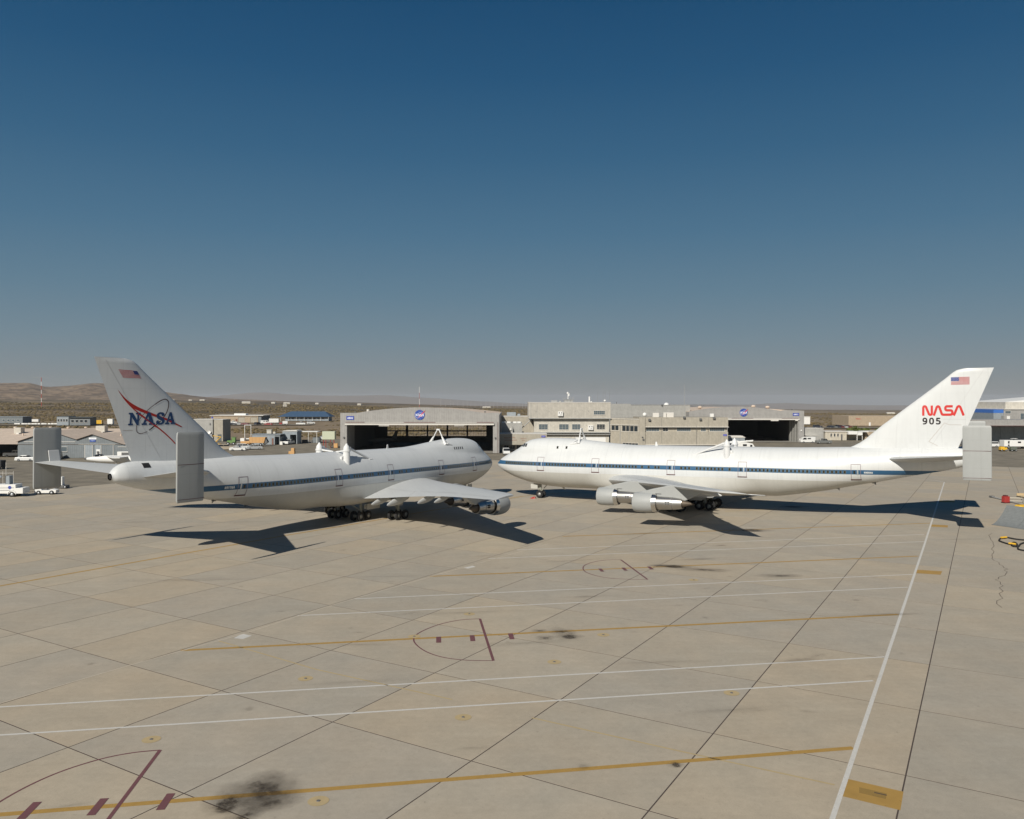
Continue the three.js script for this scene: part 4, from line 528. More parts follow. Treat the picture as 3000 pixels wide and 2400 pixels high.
// low annexes between the left hangar and the office block
{
  const A = thing('annex_building', 'tan two-storey annex with small red lettering beside the left hangar', 'building', [3.2, 0, -250]);
  wall('upper_wall', bb(-7.0, 7.2, 2.0, 5.15, -9, 0), B.plasterTan, A); wall('ground_wall', bb(-7.0, 7.2, 0, 2.0, -9, -2), B.plasterTan, A); part('roof_edge', bb(-7.1, 7.3, 5.15, 5.3, -9, 0.08), B.trim, A);
  for (let i = 0; i < 6; i++) windowUnit(A, -5.6 + i * 1.9, -4.2 + i * 1.9, 0.6, 1.75, -2, 2, 1, B.paneDark);
  const letters = canvasTex(512, 128, (c) => { c.fillStyle = 'rgba(150,60,45,0.8)'; const R = rng(61), row = (x, y, w, h) => { for (let q = x; q < x + w; q += h * 0.75) { c.fillRect(q, y, h * 0.18, h); c.fillRect(q, y + (R() * 0.8) * h, h * 0.5, h * 0.2); } }; row(30, 20, 200, 26); row(30, 78, 240, 22); row(340, 40, 110, 22); row(365, 84, 60, 20); });
  part('lettering', new THREE.PlaneGeometry(8, 1.7).translate(-1.9, 3.7, 0.02), printed(letters), A); sign(A, marks('#4a50a8', '#d6d8ee'), 6.2, 4.5, 0.06, 1.2, 0.55); part('pipe', bar([-5.4, 5.3, -0.4], [6.4, 5.3, -0.4], 0.08), M.grey, A);
  const L = thing('lean_to', 'grey metal lean-to against the left hangar, white units on its roof', 'building', [0, 0, -262]);
  wall('wall', bb(-3.4, 3.2, 0, 8.1, -14, 0), B.greyWall, L); part('buttress', prism([[0, 5.2], [2.2, 5.2], [0, 7.4]], 0.2).rotateY(-Math.PI / 2).translate(0.1, 0, 0), B.greyWall, L); for (const x of [-2.6, -1.0, 0.9, 2.2]) part('roof_unit', rb(1.1, 0.5, 0.9, 0.05, x, 8.35, -1.2), B.white, L); part('wall_vent', bx(0.4, 0.5, 0.3, -0.4, 6.2, 0.15), B.white, L);
  const T = thing('rear_building', 'plain tan wall rising behind the lean-to', 'building', [1, 0, -288]); wall('wall', bb(-5.2, 6.6, 0, 9.6, -10, 0), B.plasterTan, T); part('roof_edge', bb(-5.3, 6.7, 9.6, 9.75, -10, 0.1), B.trim, T); part('cooling_unit', [rb(3.2, 1.3, 2, 0.1, -1.2, 10.4, -4), rb(1, 0.8, 1, 0.1, 1.4, 10.1, -3)], B.shedPale, T);
  const E = thing('metal_stair', 'grey steel stair climbing the left end of the office block', 'stair', [4.2, 0, -272]);
  part('stringer', [bar([-2.2, 5.2, 0], [1.6, 8.6, 0], 0.14), bar([-2.2, 5.2, 1], [1.6, 8.6, 1], 0.14), bar([-2.2, 6.2, 1], [1.6, 9.6, 1], 0.05), bar([-2.2, 5.2, 1], [-2.2, 6.2, 1], 0.05), bar([1.6, 8.6, 1], [1.6, 9.6, 1], 0.05), bar([-2.2, 0, 0.5], [-2.2, 5.2, 0.5], 0.12)], M.grey, E); for (let i = 0; i < 14; i++) part('tread', bx(0.3, 0.05, 1, -2.1 + i * 0.27, 5.25 + i * 0.245, 0.5), M.greyDark, E); part('duct', rb(2.4, 0.5, 0.8, 0.1, -1.6, 4.9, 0.4), B.shedPale, E);
}
// office block
{
  const O = thing('office_block', 'pale concrete office block with overhanging upper storey', 'building', [0, 0, -280]);
  wall('upper_block', bb(5.5, 33, 9.3, 14.45, -18, 0), B.plaster, O); part('parapet', [bb(5.4, 33.1, 14.45, 14.62, -0.4, 0.12), bb(5.4, 5.8, 14.45, 14.62, -18, -0.4)], B.trim, O); part('soffit_ledge', bb(5.6, 33.2, 9.08, 9.3, -0.9, 0.35), M.grey, O);
  wall('lower_block', bb(7.4, 32.6, 0, 9.1, -18, -0.9), B.plasterPale, O); part('balcony', [bb(7.2, 32.8, 4.35, 4.6, -0.89, 0.2), bb(7.2, 32.8, 3.75, 3.95, -0.89, 0.1)], M.grey, O);
  for (const [a, b] of [[9.05, 12.0], [15.85, 19.0], [20.2, 22.95]]) windowUnit(O, a, b, 5.45, 7.2, -0.9, 3, 3, B.pane); windowUnit(O, 28.5, 31.2, 5.6, 7.2, -0.9, 3, 3, B.paneDark); windowUnit(O, 27.4, 31.1, 10.5, 11.75, 0, 6, 2, B.pane);
  for (const [x, y, z] of [[16.2, 10.75, 0], [26.4, 6.1, -0.9]]) { const u = part('wall_unit', bb(x - 0.85, x + 0.85, y - 0.75, y + 0.75, z, z + 0.7), B.white, O); for (const d of [-0.4, 0.4]) part('fan_opening', new THREE.CylinderGeometry(0.2, 0.2, 0.04, 12).rotateX(Math.PI / 2).translate(x + d, y + 0.3, z + 0.72), M.greyDark, u); part('grille', bx(0.7, 0.2, 0.04, x + 0.2, y - 0.35, z + 0.72), M.grey, u); }
  for (let i = 0; i < 6; i++) part('wall_lamp', bx(0.16, 0.16, 0.16, 8 + i * 4.4, 11.6, 0.08), M.greyDark, O); part('downpipe', [bar([8.4, 9.3, 0.06], [8.4, 14.4, 0.06], 0.05), bar([6.3, 9.3, 0.06], [6.3, 14.4, 0.06], 0.05)], M.grey, O);
  // roof equipment
  part('roof_platform', [bb(17.2, 20.8, 15.5, 15.62, -3, -1), ...[17.4, 18.5, 19.6, 20.6].map((x) => bar([x, 14.4, -1.2], [x, 16.2, -1.2], 0.05)), bb(17.2, 20.8, 16.1, 16.17, -1.2, -1.14), bb(17.6, 20.4, 14.5, 15.4, -2.6, -1.3)], M.grey, O);
  part('siren', [bar([18.9, 15.6, -2], [18.9, 17.4, -2], 0.16), rb(0.55, 0.7, 0.5, 0.12, 18.75, 17.7, -2), rb(0.4, 0.9, 0.4, 0.1, 19.2, 17.1, -2)], B.white, O); part('flue', [new THREE.CylinderGeometry(0.28, 0.28, 2, 12).translate(26.1, 15.5, -2), bx(0.4, 0.5, 0.4, 26.7, 14.7, -2)], B.white, O); part('roof_box', [rb(2.2, 0.7, 1.2, 0.05, 14.2, 14.85, -2), rb(0.8, 0.6, 0.8, 0.1, 16.2, 14.8, -2)], M.grey, O); part('roof_dome', new THREE.SphereGeometry(0.4, 14, 10).translate(31.3, 15.1, -2), B.white, O);
  for (const [x, h] of [[29.0, 18.5], [30.8, 21.5], [31.5, 20], [33, 19]]) part('whip_antenna', bar([x, 14.4, -3], [x, h, -3], 0.05, 0.03, 6), M.grey, O);
}
{ // angled link and long wing
  const a = [33.0, -280.5], b = [41.4, -272], L = Math.hypot(b[0] - a[0], b[1] - a[1]), K = thing('link_building', 'angled concrete link with dark windows between the office block and long wing', 'building', [a[0], 0, a[1]], Math.atan2(-(b[1] - a[1]), b[0] - a[0]));
  wall('wall', bb(0, L, 0, 9.3, -12, 0), B.plasterTan, K); part('roof_rail', [bb(0, L, 9.0, 9.12, 0.003, 0.15), bb(0, L, 7.1, 7.22, 0.003, 0.22)], B.trim, K); windowUnit(K, 0.4, 3.6, 5.2, 7.0, 0, 2, 1, B.paneDark, B.trim, 0.3); windowUnit(K, 4.9, L - 0.5, 5.0, 7.0, 0, 4, 1, B.paneDark, B.trim, 0.3); part('downpipe', [bar([4.2, 1, 0.08], [4.2, 7, 0.08], 0.1), bar([7.8, 1, 0.05], [7.8, 9, 0.05], 0.04)], M.grey, K); windowUnit(K, 5.2, L - 0.4, 0.5, 1.3, 0, 5, 1, B.paneDark, B.trim, 0.25);
  const W = thing('long_wing', 'long low concrete wing with a band of windows in front of the right hangar', 'building', [0, 0, -272]);
  wall('upper_wall', bb(41.4, 70.3, 6.55, 9.75, -14, 0), B.plasterTan, W); wall('lower_wall', bb(41.4, 70.3, 0.7, 5.05, -14, 0), B.plasterTan, W); wall('window_band_wall', bb(43.2, 70.2, 5.05, 6.55, -14, -0.7), B.plasterTan, W); wall('corner_pier', bb(41.3, 43.3, 0, 9.8, -1.5, 0.35), B.plasterTan, W); wall('base_wall', bb(43.3, 70.2, 0, 0.7, -14, -0.8), B.shedDark, W);
  part('ledge', [bb(43.3, 70.5, 6.55, 6.7, 0.003, 0.4), bb(43.3, 70.5, 0.7, 0.86, 0.003, 0.3)], B.trim, W); part('expansion_joint', [bb(48.6, 48.68, 1.4, 9.6, 0.003, 0.03), bb(60.0, 60.1, 0.9, 7, 0.003, 0.06), bb(63.8, 63.86, 4, 9.7, 0.003, 0.03)], M.greyDark, W);
  for (const [x0, x1, n, m] of [[43.8, 48, 5, B.pane], [49.2, 50.9, 2, B.paneDark], [53.8, 58.3, 7, B.pane], [61.6, 63.2, 3, B.pane], [64.5, 69.3, 8, B.pane]]) windowUnit(W, x0, x1, 5.2, 6.45, -0.7, n, 2, m, B.trim, 0.09);
  for (const [x, y] of [[44.7, 8.9], [56, 9.7], [61.3, 9.1], [65.7, 9.5]]) part('floodlight', [rb(0.8, 0.7, 0.5, 0.08, x, y, 0.3), bar([x, y, 0], [x, y + 0.5, 0], 0.05)], M.greyDark, W); part('alarm_bell', [rb(0.5, 0.4, 0.3, 0.1, 42.4, 3.3, 0.5), new THREE.CylinderGeometry(0.35, 0.35, 0.2, 14).rotateX(Math.PI / 2).translate(42.7, 2.5, 0.45)], M.greyDark, W); sign(W, marks('#4a50a8', '#d6d8ee'), 69.3, 4.0, 0.06, 1.2, 0.6);
  part('roof_unit', [rb(2, 1.4, 1.6, 0.06, 47.2, 10.45, -3), rb(0.9, 1.6, 0.9, 0.06, 50, 10.5, -2), rb(2.4, 1.6, 1.8, 0.06, 51.8, 10.5, -3)], B.trim, W); part('roof_hood', [rb(1.2, 1.1, 1.2, 0.1, 65.3, 10.4, -1.5)], B.white, W); part('roof_dish', new THREE.SphereGeometry(0.7, 14, 8, 0, 6.3, 0, 1.4).rotateX(1.3).translate(43.3, 10.6, -1), B.white, W); part('roof_mast', [bar([42.4, 9.7, -1], [42.4, 14.5, -1], 0.06), bar([56.3, 9.7, -1], [56.3, 20.5, -1], 0.08, 0.05), bar([48.7, 9.7, -0.5], [48.7, 11, -0.5], 0.05)], M.grey, W);
  const U = thing('metal_building', 'tall grey metal building behind the long wing', 'building', [0, 0, -310]);
  wall('wall', bb(36.4, 66, 0, 13.4, -12, 0), B.greyWall, U); part('roof_edge', bb(44, 66.1, 13.4, 13.55, -12, 0.12), M.grey, U); wall('parapet_block', bb(36.4, 44, 13.4, 13.9, -12, 0.004), B.greyWall, U); part('roof_dome', new THREE.SphereGeometry(0.95, 18, 10, 0, 6.3, 0, 1.57).translate(57.6, 13.4, -2), B.white, U); part('roof_vent', [bx(0.5, 0.5, 0.5, 55.6, 13.4, 0.1), bar([39, 13.9, -2], [39, 14.6, -2], 0.1)], M.greyDark, U);
}
// cabins right of the right hangar
{
  const A = thing('metal_annex', 'two-step grey metal annex against the right hangar', 'building', [107, 0, -304]); wall('wall', bb(0, 7.2, 0, 4.9, -10, -2.5), B.greyWall, A); wall('front_wall', bb(0, 4.6, 0, 2.5, -2.5, 0), B.greyWall, A); part('roof_edge', [bb(-0.05, 7.3, 4.9, 5.0, -10, -2.4), bb(-0.05, 4.7, 2.5, 2.58, -2.49, 0.1)], B.trim, A);
  const Wb = thing('white_cabin', 'long white flat-roofed cabin with three small windows and a door', 'building', [119.5, 0, -319]); wall('wall', bb(0, 8.2, 0, 3.25, -7, 0), B.whiteTan, Wb); part('roof', bb(-0.2, 8.4, 3.25, 3.5, -7.1, 0.3), B.trim, Wb); for (const x of [2.0, 3.35, 4.6]) windowUnit(Wb, x, x + 0.55, 1.4, 2.6, 0, 1, 1, B.paneDark); part('door', bb(6.0, 6.6, 0.05, 2.3, 0.003, 0.07), M.greyDark, Wb);
  const C = thing('open_carport', 'white-fronted carport with carts parked under it', 'carport', [128, 0, -318]); wall('back_wall', bb(0, 7.4, 0, 2.8, -5, -4.8), B.whiteTan, C); part('canopy', [bb(-0.1, 3.3, 2.3, 3.5, -5, 0.2), bb(3.4, 5.2, 2.0, 3.2, -5, 0.3), bb(3.4, 7.5, 3.2, 3.4, -5, 0.4)], B.white, C); part('post', [bb(3.2, 3.4, 0, 2.3, -0.2, 0), bb(5.2, 5.35, 0, 3.2, -0.2, 0)], B.white, C);
  const T = thing('tan_cabin', 'small tan cabin at the foot of the right jet fin', 'building', [134.6, 0, -320]); wall('wall', bb(0.6, 10, 0, 3.3, -6, 0), B.beige, T); part('roof', bb(0.5, 10.1, 3.3, 3.5, -6, 0.2), B.trim, T); windowUnit(T, 3.2, 4.4, 1.3, 2.4, 0, 1, 1, B.pane);
  const S = thing('green_shed', 'small grey-green shed in front of the right hangar door', 'shed', [76.5, 0, -284]); wall('wall', bb(-2.8, 2.6, 0, 2.6, -3, 0), B.shedPale, S); part('roof', prism([[-3.1, 2.6], [2.9, 2.6], [1.8, 3.25], [-2.2, 3.25]], 3.4).translate(0, 0, -1.5), B.trim, S);
  const G = thing('tan_warehouse', 'wide flat tan warehouse with small red lettering in the desert', 'building', [218, 0, -492]); wall('wall', bb(-20, 24, 0, 5.8, -25, 0), B.beige, G); const rl = canvasTex(256, 64, (c) => { c.fillStyle = '#b4342f'; c.font = 'bold 60px sans-serif'; c.textAlign = 'center'; c.textBaseline = 'middle'; c.fillText('NASA', 128, 34, 240); }); part('lettering', new THREE.PlaneGeometry(4.6, 1.25).translate(-14.3, 4.1, 0.02), printed(rl), G); part('door', bb(-8, -7, 0, 2, 0.003, 0.08), B.white, G);
  const Wx = thing('white_shed', 'white box shed in the desert right of the right hangar', 'shed', [183, 0, -520]); wall('wall', bb(-2.6, 2.4, 0, 4.6, -6, 0), B.white, Wx); part('roof', bb(-2.8, 2.6, 4.6, 4.85, -6.2, 0.2), B.trim, Wx);
}
// buildings at the right edge
{
  const R1 = thing('open_hangar', 'long hangar with shaded green-grey doors under a deep pale canopy', 'hangar', [156, 0, -284]);
  wall('canopy', bb(0, 60, 6.8, 8.75, -12, 0), B.hangar, R1); wall('door_wall', bb(0.5, 60, 0, 6.8, -14, -9.5), B.shedPale, R1); for (let i = 0; i < 12; i++) part('door_panel', metreUV(bb(1 + i * 4.8, 5.7 + i * 4.8, 0.1, 6.5, -9.49, -9.36), UVK), B.shedPale, R1); wall('end_pier', bb(0, 0.8, 0, 6.8, -9.5, 0), B.hangar, R1); part('canopy_edge', bb(-0.1, 60, 6.62, 6.8, -0.3, 0.1), M.darkred, R1); for (const [x, w] of [[22.5, 2], [27, 1.5], [31, 3]]) part('roof_unit', rb(w, 0.7, 1.2, 0.08, x, 9.1, -3), B.white, R1); part('roof_post', [bar([20.6, 8.75, -2], [20.6, 10.2, -2], 0.12)], M.greyDark, R1);  // canopy depth is shaped so its shadow covers the whole door wall
  const R2 = thing('rear_hangar', 'pale hangar with a bright blue band, beyond the deep canopy', 'hangar', [190, 0, -330]);
  wall('low_wall', bb(0, 3.9, 0, 10.3, -20, 0), B.shedPale, R2); part('blue_band', bb(-0.02, 3.92, 10.3, 11.6, -20, 0.02), mat(0.05, 0.16, 0.5, 0.5), R2); wall('main_wall', bb(3.9, 40, 0, 11.7, -30, 0.3), B.hangar, R2); part('roof_edge', bb(3.8, 40, 11.7, 12.0, -30, 0.7), B.trim, R2); wall('upper_storey', bb(7, 40, 12, 14.6, -30, -4), B.plasterPale, R2); part('upper_roof', prism([[7, 14.6], [40, 14.6], [40, 17.5], [9, 14.9]], 26).translate(0, 0, -17), B.white, R2); windowUnit(R2, 4.4, 6.6, 10.1, 11.1, 0.3, 3, 1, B.pane); windowUnit(R2, 10.4, 14, 7.6, 10.2, 0.3, 3, 2, B.pane); part('door', bb(5.1, 6.3, 7.2, 9.1, 0.3, 0.36), B.white, R2); part('dark_opening', bb(3.0, 3.8, 7.9, 9.2, 0.003, 0.05), B.dark, R2);
}
// gabled hangars at the left edge
{
  const G = thing('gabled_hangar', 'low grey hangar with two gabled fronts and a wide tan roof', 'hangar', [0, 0, -221]);
  const front = [[-130.6, 0], [-130.6, 4.3], [-122, 7.1], [-115, 4.8], [-110.8, 6.2], [-102.8, 3.6], [-92, 3.6], [-92, 0]];
  wall('front_wall', holed(front, [], 0.4, 0), B.shed, G);
  const tri = (a, b, c) => [...a, ...b, ...c], quadG = (a, b, c, d) => { const g = new THREE.BufferGeometry(); g.setAttribute('position', new THREE.Float32BufferAttribute([...tri(a, b, c), ...tri(a, c, d)], 3)); g.computeVertexNormals(); g.setAttribute('uv', new THREE.Float32BufferAttribute(new Float32Array(12), 2)); return g; };
  const roofs = []; for (const [l, hl, p, hp, r, hr] of [[-131, 4.17, -122, 7.1, -114.9, 4.77], [-115.1, 4.77, -110.8, 6.2, -102.4, 3.5]]) { const zb = -24; roofs.push(quadG([l, hl + 0.1, 0.5], [p, hp + 0.1, 0.5], [p, hp + 0.1, zb], [l, hl + 0.1, zb]), quadG([p, hp + 0.1, 0.5], [r, hr + 0.1, 0.5], [r, hr + 0.1, zb], [p, hp + 0.1, zb])); }
  wall('gable_roof', roofs, B.roofTan, G);
  wall('main_roof', [quadG([-175, 3.62, 0.2], [-92, 3.62, 0.2], [-99, 6.7, -30], [-175, 6.7, -30]), quadG([-175, 6.7, -30], [-99, 6.7, -30], [-106, 3.5, -62], [-175, 3.5, -62])], B.roofTan, G);
  wall('open_bay', [bb(-175, -174.6, 0, 3.6, -20, 0), bb(-175, -131, 0, 3.6, -20.4, -20), bb(-131, -130.6, 0, 4.0, -20, -0.5), bb(-107, -106, 0, 3.4, -62, -1)], B.shedDark, G);
  part('facade_trim', [bb(-129, -115.4, 4.2, 4.32, 0.003, 0.1), bb(-114.6, -104.8, 3.55, 3.68, 0.003, 0.12), bb(-104.2, -92, 2.9, 3.0, 0.003, 0.1)], B.trim, G);
  for (const [x0, x1] of [[-114.4, -112.9], [-112.8, -110.9], [-110.1, -108.6], [-108.4, -105.4]]) { const d = part('hangar_door', metreUV(bb(x0, x1, 0.05, 3.4, 0.003, 0.12), UVK), x0 === -112.8 || x0 === -110.1 ? B.shedPale : B.shed, G); part('door_jamb', bb(x1 - 0.02, x1 + 0.1, 0.05, 3.4, 0.003, 0.16), B.trim, d); }
  part('man_door', bb(-109.85, -108.85, 0.05, 2.3, 0.121, 0.16), B.white, G); part('ac_window', bb(-109.6, -109.1, 1.2, 1.8, 0.161, 0.4), M.greyDark, G);
  windowUnit(G, -119.2, -117.6, 1.7, 2.9, 0, 3, 3, B.pane);
  const tx = marks('#e9ebee', '#7a86a0'), tb = marks('#34539a', '#dfe6f4'); part('sign', [bx(2.0, 0.5, 0.06, -110.8, 5.15, 0.06)], B.white, G).add((() => { const m = new THREE.Mesh(new THREE.PlaneGeometry(1.9, 0.42).translate(-110.8, 5.15, 0.1), matte(tx)); m.name = 'sign_face'; return m; })()); const sb = part('sign', bx(1.5, 0.6, 0.06, -110.8, 4.55, 0.06), M.blueSign, G); part('sign_face', new THREE.PlaneGeometry(1.4, 0.5).translate(-110.8, 4.55, 0.1), matte(tb), sb);
  for (let i = 0; i < 14; i++) part('ridge_vent', lathe([[0.35, 0], [0.35, 0.3], [0.6, 0.35], [0.35, 0.6], [0, 0.65]], 10).translate(-165 + i * 5.3, 6.6, -30), B.roofTan, G);
  for (const [x, y, z, w, h] of [[-119.2, 5.6, -22, 2.6, 2.2], [-104.4, 5.9, -24, 2.6, 1.6], [-104.2, 7.5, -24, 1.7, 1.5], [-142, 5.4, -20, 2, 1.9]]) { const u = part('cooling_unit', rb(w, h, 2, 0.08, x, y + h / 2, z), B.plasterPale, G); part('duct', rb(0.9, 0.6, 1.2, 0.1, x + w * 0.3, y + 0.2, z + 1.4), B.trim, u); }
  for (const [x, z] of [[-108, -10], [-101.5, -18], [-126, -8], [-138, -15]]) part('roof_pipe', bar([x, 4.6, z], [x, 5.9, z], 0.2, 0.2), B.roofTan, G);
  // other left buildings
  const g1 = thing('grey_block_building', 'grey block building half hidden by the left jet fin', 'building', [-109.5, 0, -306]); wall('wall', bb(-8, 0, 0, 8.0, -8, 0), B.greyWall, g1); wall('side_wing', bb(0.004, 3.5, 0, 7.9, -9, -0.5), B.plasterTan, g1); part('roof_edge', [bb(-8.1, 0.05, 8, 8.15, -8, 0.1), bb(0.05, 3.6, 7.9, 8.03, -9, -0.4)], B.trim, g1); part('dark_door', bb(1.6, 3.0, 0.05, 2.6, -0.5, -0.44), B.shedDark, g1); part('wall_dish', lathe([[0, 0], [0.5, 0.2], [0.7, 0.5]], 14).rotateX(1.2).translate(-1.2, 3.2, 0.3), B.white, g1); part('wall_sign', bx(0.5, 0.7, 0.06, -0.9, 6.3, 0.04), M.greyDark, g1);
  const s1 = thing('metal_shed', 'weathered grey metal shed with an open dark bay, left of the pair', 'shed', [-85, 0, -285]); wall('wall', [bb(-3.6, 4.1, 0, 3.4, -5, 0)], B.shedPale, s1); part('roof', bb(-3.8, 6.2, 3.4, 3.6, -5.2, 0.2), B.shedPale, s1); wall('bay_wall', [bb(4.1, 5.9, 2.7, 3.38, -0.3, -0.02), bb(5.6, 5.9, 0, 2.7, -5, -0.02), bb(4.1, 5.6, 0, 3.3, -5, -4.8)], B.shed, s1); part('sliding_door', metreUV(bb(-0.4, 2.9, 0.05, 2.4, 0.003, 0.1), UVK), B.shedPale, s1); part('side_door', bb(3.2, 3.7, 0.05, 2.2, 0.003, 0.08), M.rust || B.rust, s1); part('roof_cooler', [rb(1.6, 1.2, 1.4, 0.06, 1.8, 4.3, -2), rb(1.8, 0.2, 1.6, 0.05, 1.8, 5.0, -2), rb(0.8, 0.7, 0.8, 0.1, 3.5, 4.0, -2)], B.plasterPale, s1);
  const s2 = thing('metal_shed', 'taller grey metal shed with a black doorway, right of the pair', 'shed', [-77.7, 0, -290]); wall('wall', [bb(-1.9, 0.7, 0, 4.4, -6, 0), bb(2.9, 3.15, 0, 4.4, -6, 0), bb(0.7, 2.9, 3.2, 4.4, -0.3, 0), bb(0.7, 2.9, 0, 4.3, -6, -5.8)], B.shedPale, s2); part('roof', prism([[-2.1, 4.4], [3.3, 4.4], [3.0, 4.75], [-1.7, 4.6]], 6.3).translate(0, 0, -3), B.trim, s2);
  const s3 = thing('open_canopy', 'flat white canopy on thin posts beside the metal sheds', 'canopy', [-73, 0, -296]); part('canopy_roof', bb(-3, 4.2, 3.9, 4.1, -5, 0.3), B.white, s3); for (const x of [-2.6, 0.9, 3.9]) part('post', bar([x, 0, 0], [x, 3.9, 0], 0.08), B.white, s3); part('stored_gear', [rb(2.4, 1.1, 1.2, 0.1, -0.6, 0.55, -2), rb(1.8, 0.8, 1, 0.1, 2.2, 0.4, -2.5)], M.greyDark, s3); const sx = thing('storage_cage', 'grey mesh storage cage at the right end of the canopy', 'cage', [-69.6, 0, -297]); part('cage', [bb(-1.2, 1.2, 0, 1.9, -2, 0)], B.shed, sx); part('cage_rail', [bb(-1.25, 1.25, 1.9, 2.0, -2.05, 0.05)], M.greyDark, sx);
  const be = thing('beige_workshop', 'long beige workshop with three roll-up doors in the desert', 'building', [-194.5, 0, -540]); wall('wall', bb(0, 30.5, 0, 4.5, -20, 0), B.beige, be); wall('side_wall', bb(30.504, 32.5, 0, 4.3, -20, -0.3), B.shed, be); part('roof', bb(-0.6, 34, 4.5, 4.85, -20.5, 0.6), B.trim, be); part('roof_unit', bb(14, 21.6, 4.85, 5.9, -8, -3), B.white, be); for (const x of [17.9, 25.8]) { const d = part('roll_up_door', bb(x, x + 4, 0.05, 3.4, 0.003, 0.06), B.plasterTan, be); part('door_frame', [bb(x - 0.15, x + 4.15, 3.4, 3.55, 0.003, 0.12), bb(x - 0.15, x, 0.05, 3.4, 0.003, 0.12)], M.greyDark, d); } part('door', bb(16, 17.2, 0.05, 2.4, 0.003, 0.08), M.rust || B.rust, be); part('sign_board', bx(1.2, 1, 0.06, 1, 3.3, 0.04), M.blueSign, be);
  const bl = thing('blue_roofed_building', 'long low building under a big blue hipped roof', 'building', [-147, 0, -585]);
  wall('wall', bb(-12, 18, 0, 2.9, -14, -1.5), B.shedPale, bl); { const P = [[-17, 2.9, 0.5], [20, 2.9, 0.5], [20, 2.9, -16], [-17, 2.9, -16], [-9.5, 6.6, -7.7], [14.5, 6.6, -7.7]]; const g = new THREE.BufferGeometry(), F = [[0, 1, 5], [0, 5, 4], [1, 2, 5], [2, 3, 4], [2, 4, 5], [3, 0, 4], [0, 3, 2], [0, 2, 1]]; g.setAttribute('position', new THREE.Float32BufferAttribute(F.flatMap((f) => f.flatMap((i) => P[i])), 3)); g.computeVertexNormals(); wall('roof', g, B.blueRoof, bl); } for (let i = 0; i < 9; i++) windowUnit(bl, -10.5 + i * 3, -8.6 + i * 3, 1.1, 2.3, -1.5, 2, 1, B.paneDark); for (let i = 0; i < 7; i++) part('porch_post', bar([-15 + i * 5.6, 0, 0], [-15 + i * 5.6, 2.9, 0], 0.1), B.white, bl);
  const bg1 = thing('blue_grey_building', 'low blue-grey building at the far left edge of the road', 'building', [-312, 0, -522]); wall('wall', bb(-14, 6.5, 0, 3.9, -10, 0), B.shed, bg1); part('roof', bb(-14.3, 6.8, 3.9, 4.15, -10.3, 0.3), B.shedPale, bg1); for (let i = 0; i < 6; i++) windowUnit(bg1, -12 + i * 3, -10.6 + i * 3, 1.2, 2.5, 0, 2, 1, B.pane);
  const bg2 = thing('blue_grey_building', 'low blue-grey office with dark windows left of the left jet fin', 'building', [-264, 0, -485]); wall('wall', bb(0, 6.8, 0, 5.0, -8, 0), B.shedPale, bg2); wall('wing_wall', bb(6.804, 19, 0, 4.6, -8, -0.6), B.shed, bg2); part('roof', [bb(-0.2, 6.9, 5, 5.2, -8, 0.2), bb(6.9, 21, 4.6, 4.8, -8.2, 0.6)], B.shedDark, bg2); for (let i = 0; i < 4; i++) windowUnit(bg2, 0.5 + i * 1.6, 1.5 + i * 1.6, 2.2, 3.6, 0, 1, 2, B.paneDark); for (let i = 0; i < 4; i++) windowUnit(bg2, 8 + i * 2.6, 9.6 + i * 2.6, 1.6, 3.2, -0.6, 2, 1, B.paneDark);
}
// desert houses on the skyline and hills
{
  const R = rng(17), ht = (x, z) => plainHeight(x, z);
  const hs = [[-620, -1950, 26, 5], [-560, -1960, 12, 4], [-520, -1930, 20, 4], [-455, -1950, 10, 3.5], [-362, -1980, 12, 4], [-402, -1480, 9, 4], [-1040, -2560, 16, 4], [-985, -2560, 14, 4], [-945, -2550, 22, 4], [-70, -2300, 30, 4], [330, -1380, 12, 4], [420, -1500, 14, 4], [680, -1500, 18, 4], [860, -1750, 20, 4]];
  hs.forEach(([x, z, w0, h0], i) => { const w = w0 * 0.75, h = h0 * 0.7; const H = thing('desert_house', ['white low building on the desert skyline, widest of its row', 'small white shed on the skyline left of the widest one', 'white low roof on the skyline right of the widest one', 'tiny white hut on the skyline above the beige workshop', 'white hut on the skyline above the blue roof', 'lone white hut halfway up the scrubland', 'white house below the hills left of the left jet fin', 'white house nearest the left jet fin below the hills', 'long white roof below the hills behind the left jet fin', 'long pale strip building on the skyline between the two hangars', 'pale hut in the plain right of the right hangar', 'pale hut farther out in the right-hand plain', 'pale shed in the plain behind the right jet fin', 'pale far shed in the plain at the right edge'][i], 'house', [x, ht(x, z) - 0.2, z], R() * 0.5 - 0.25); part('wall', bb(-w / 2, w / 2, 0, h, -6, 0), B.whiteTan, H); part('roof', prism([[-w / 2 - 0.4, h], [w / 2 + 0.4, h], [w / 2 - 1, h + 1.3], [-w / 2 + 1, h + 1.3]], 6.8).translate(0, 0, -3), B.trim, H); part('door', bb(-0.6, 0.6, 0, 2.1, 0.003, 0.06), M.greyDark, H); });
}
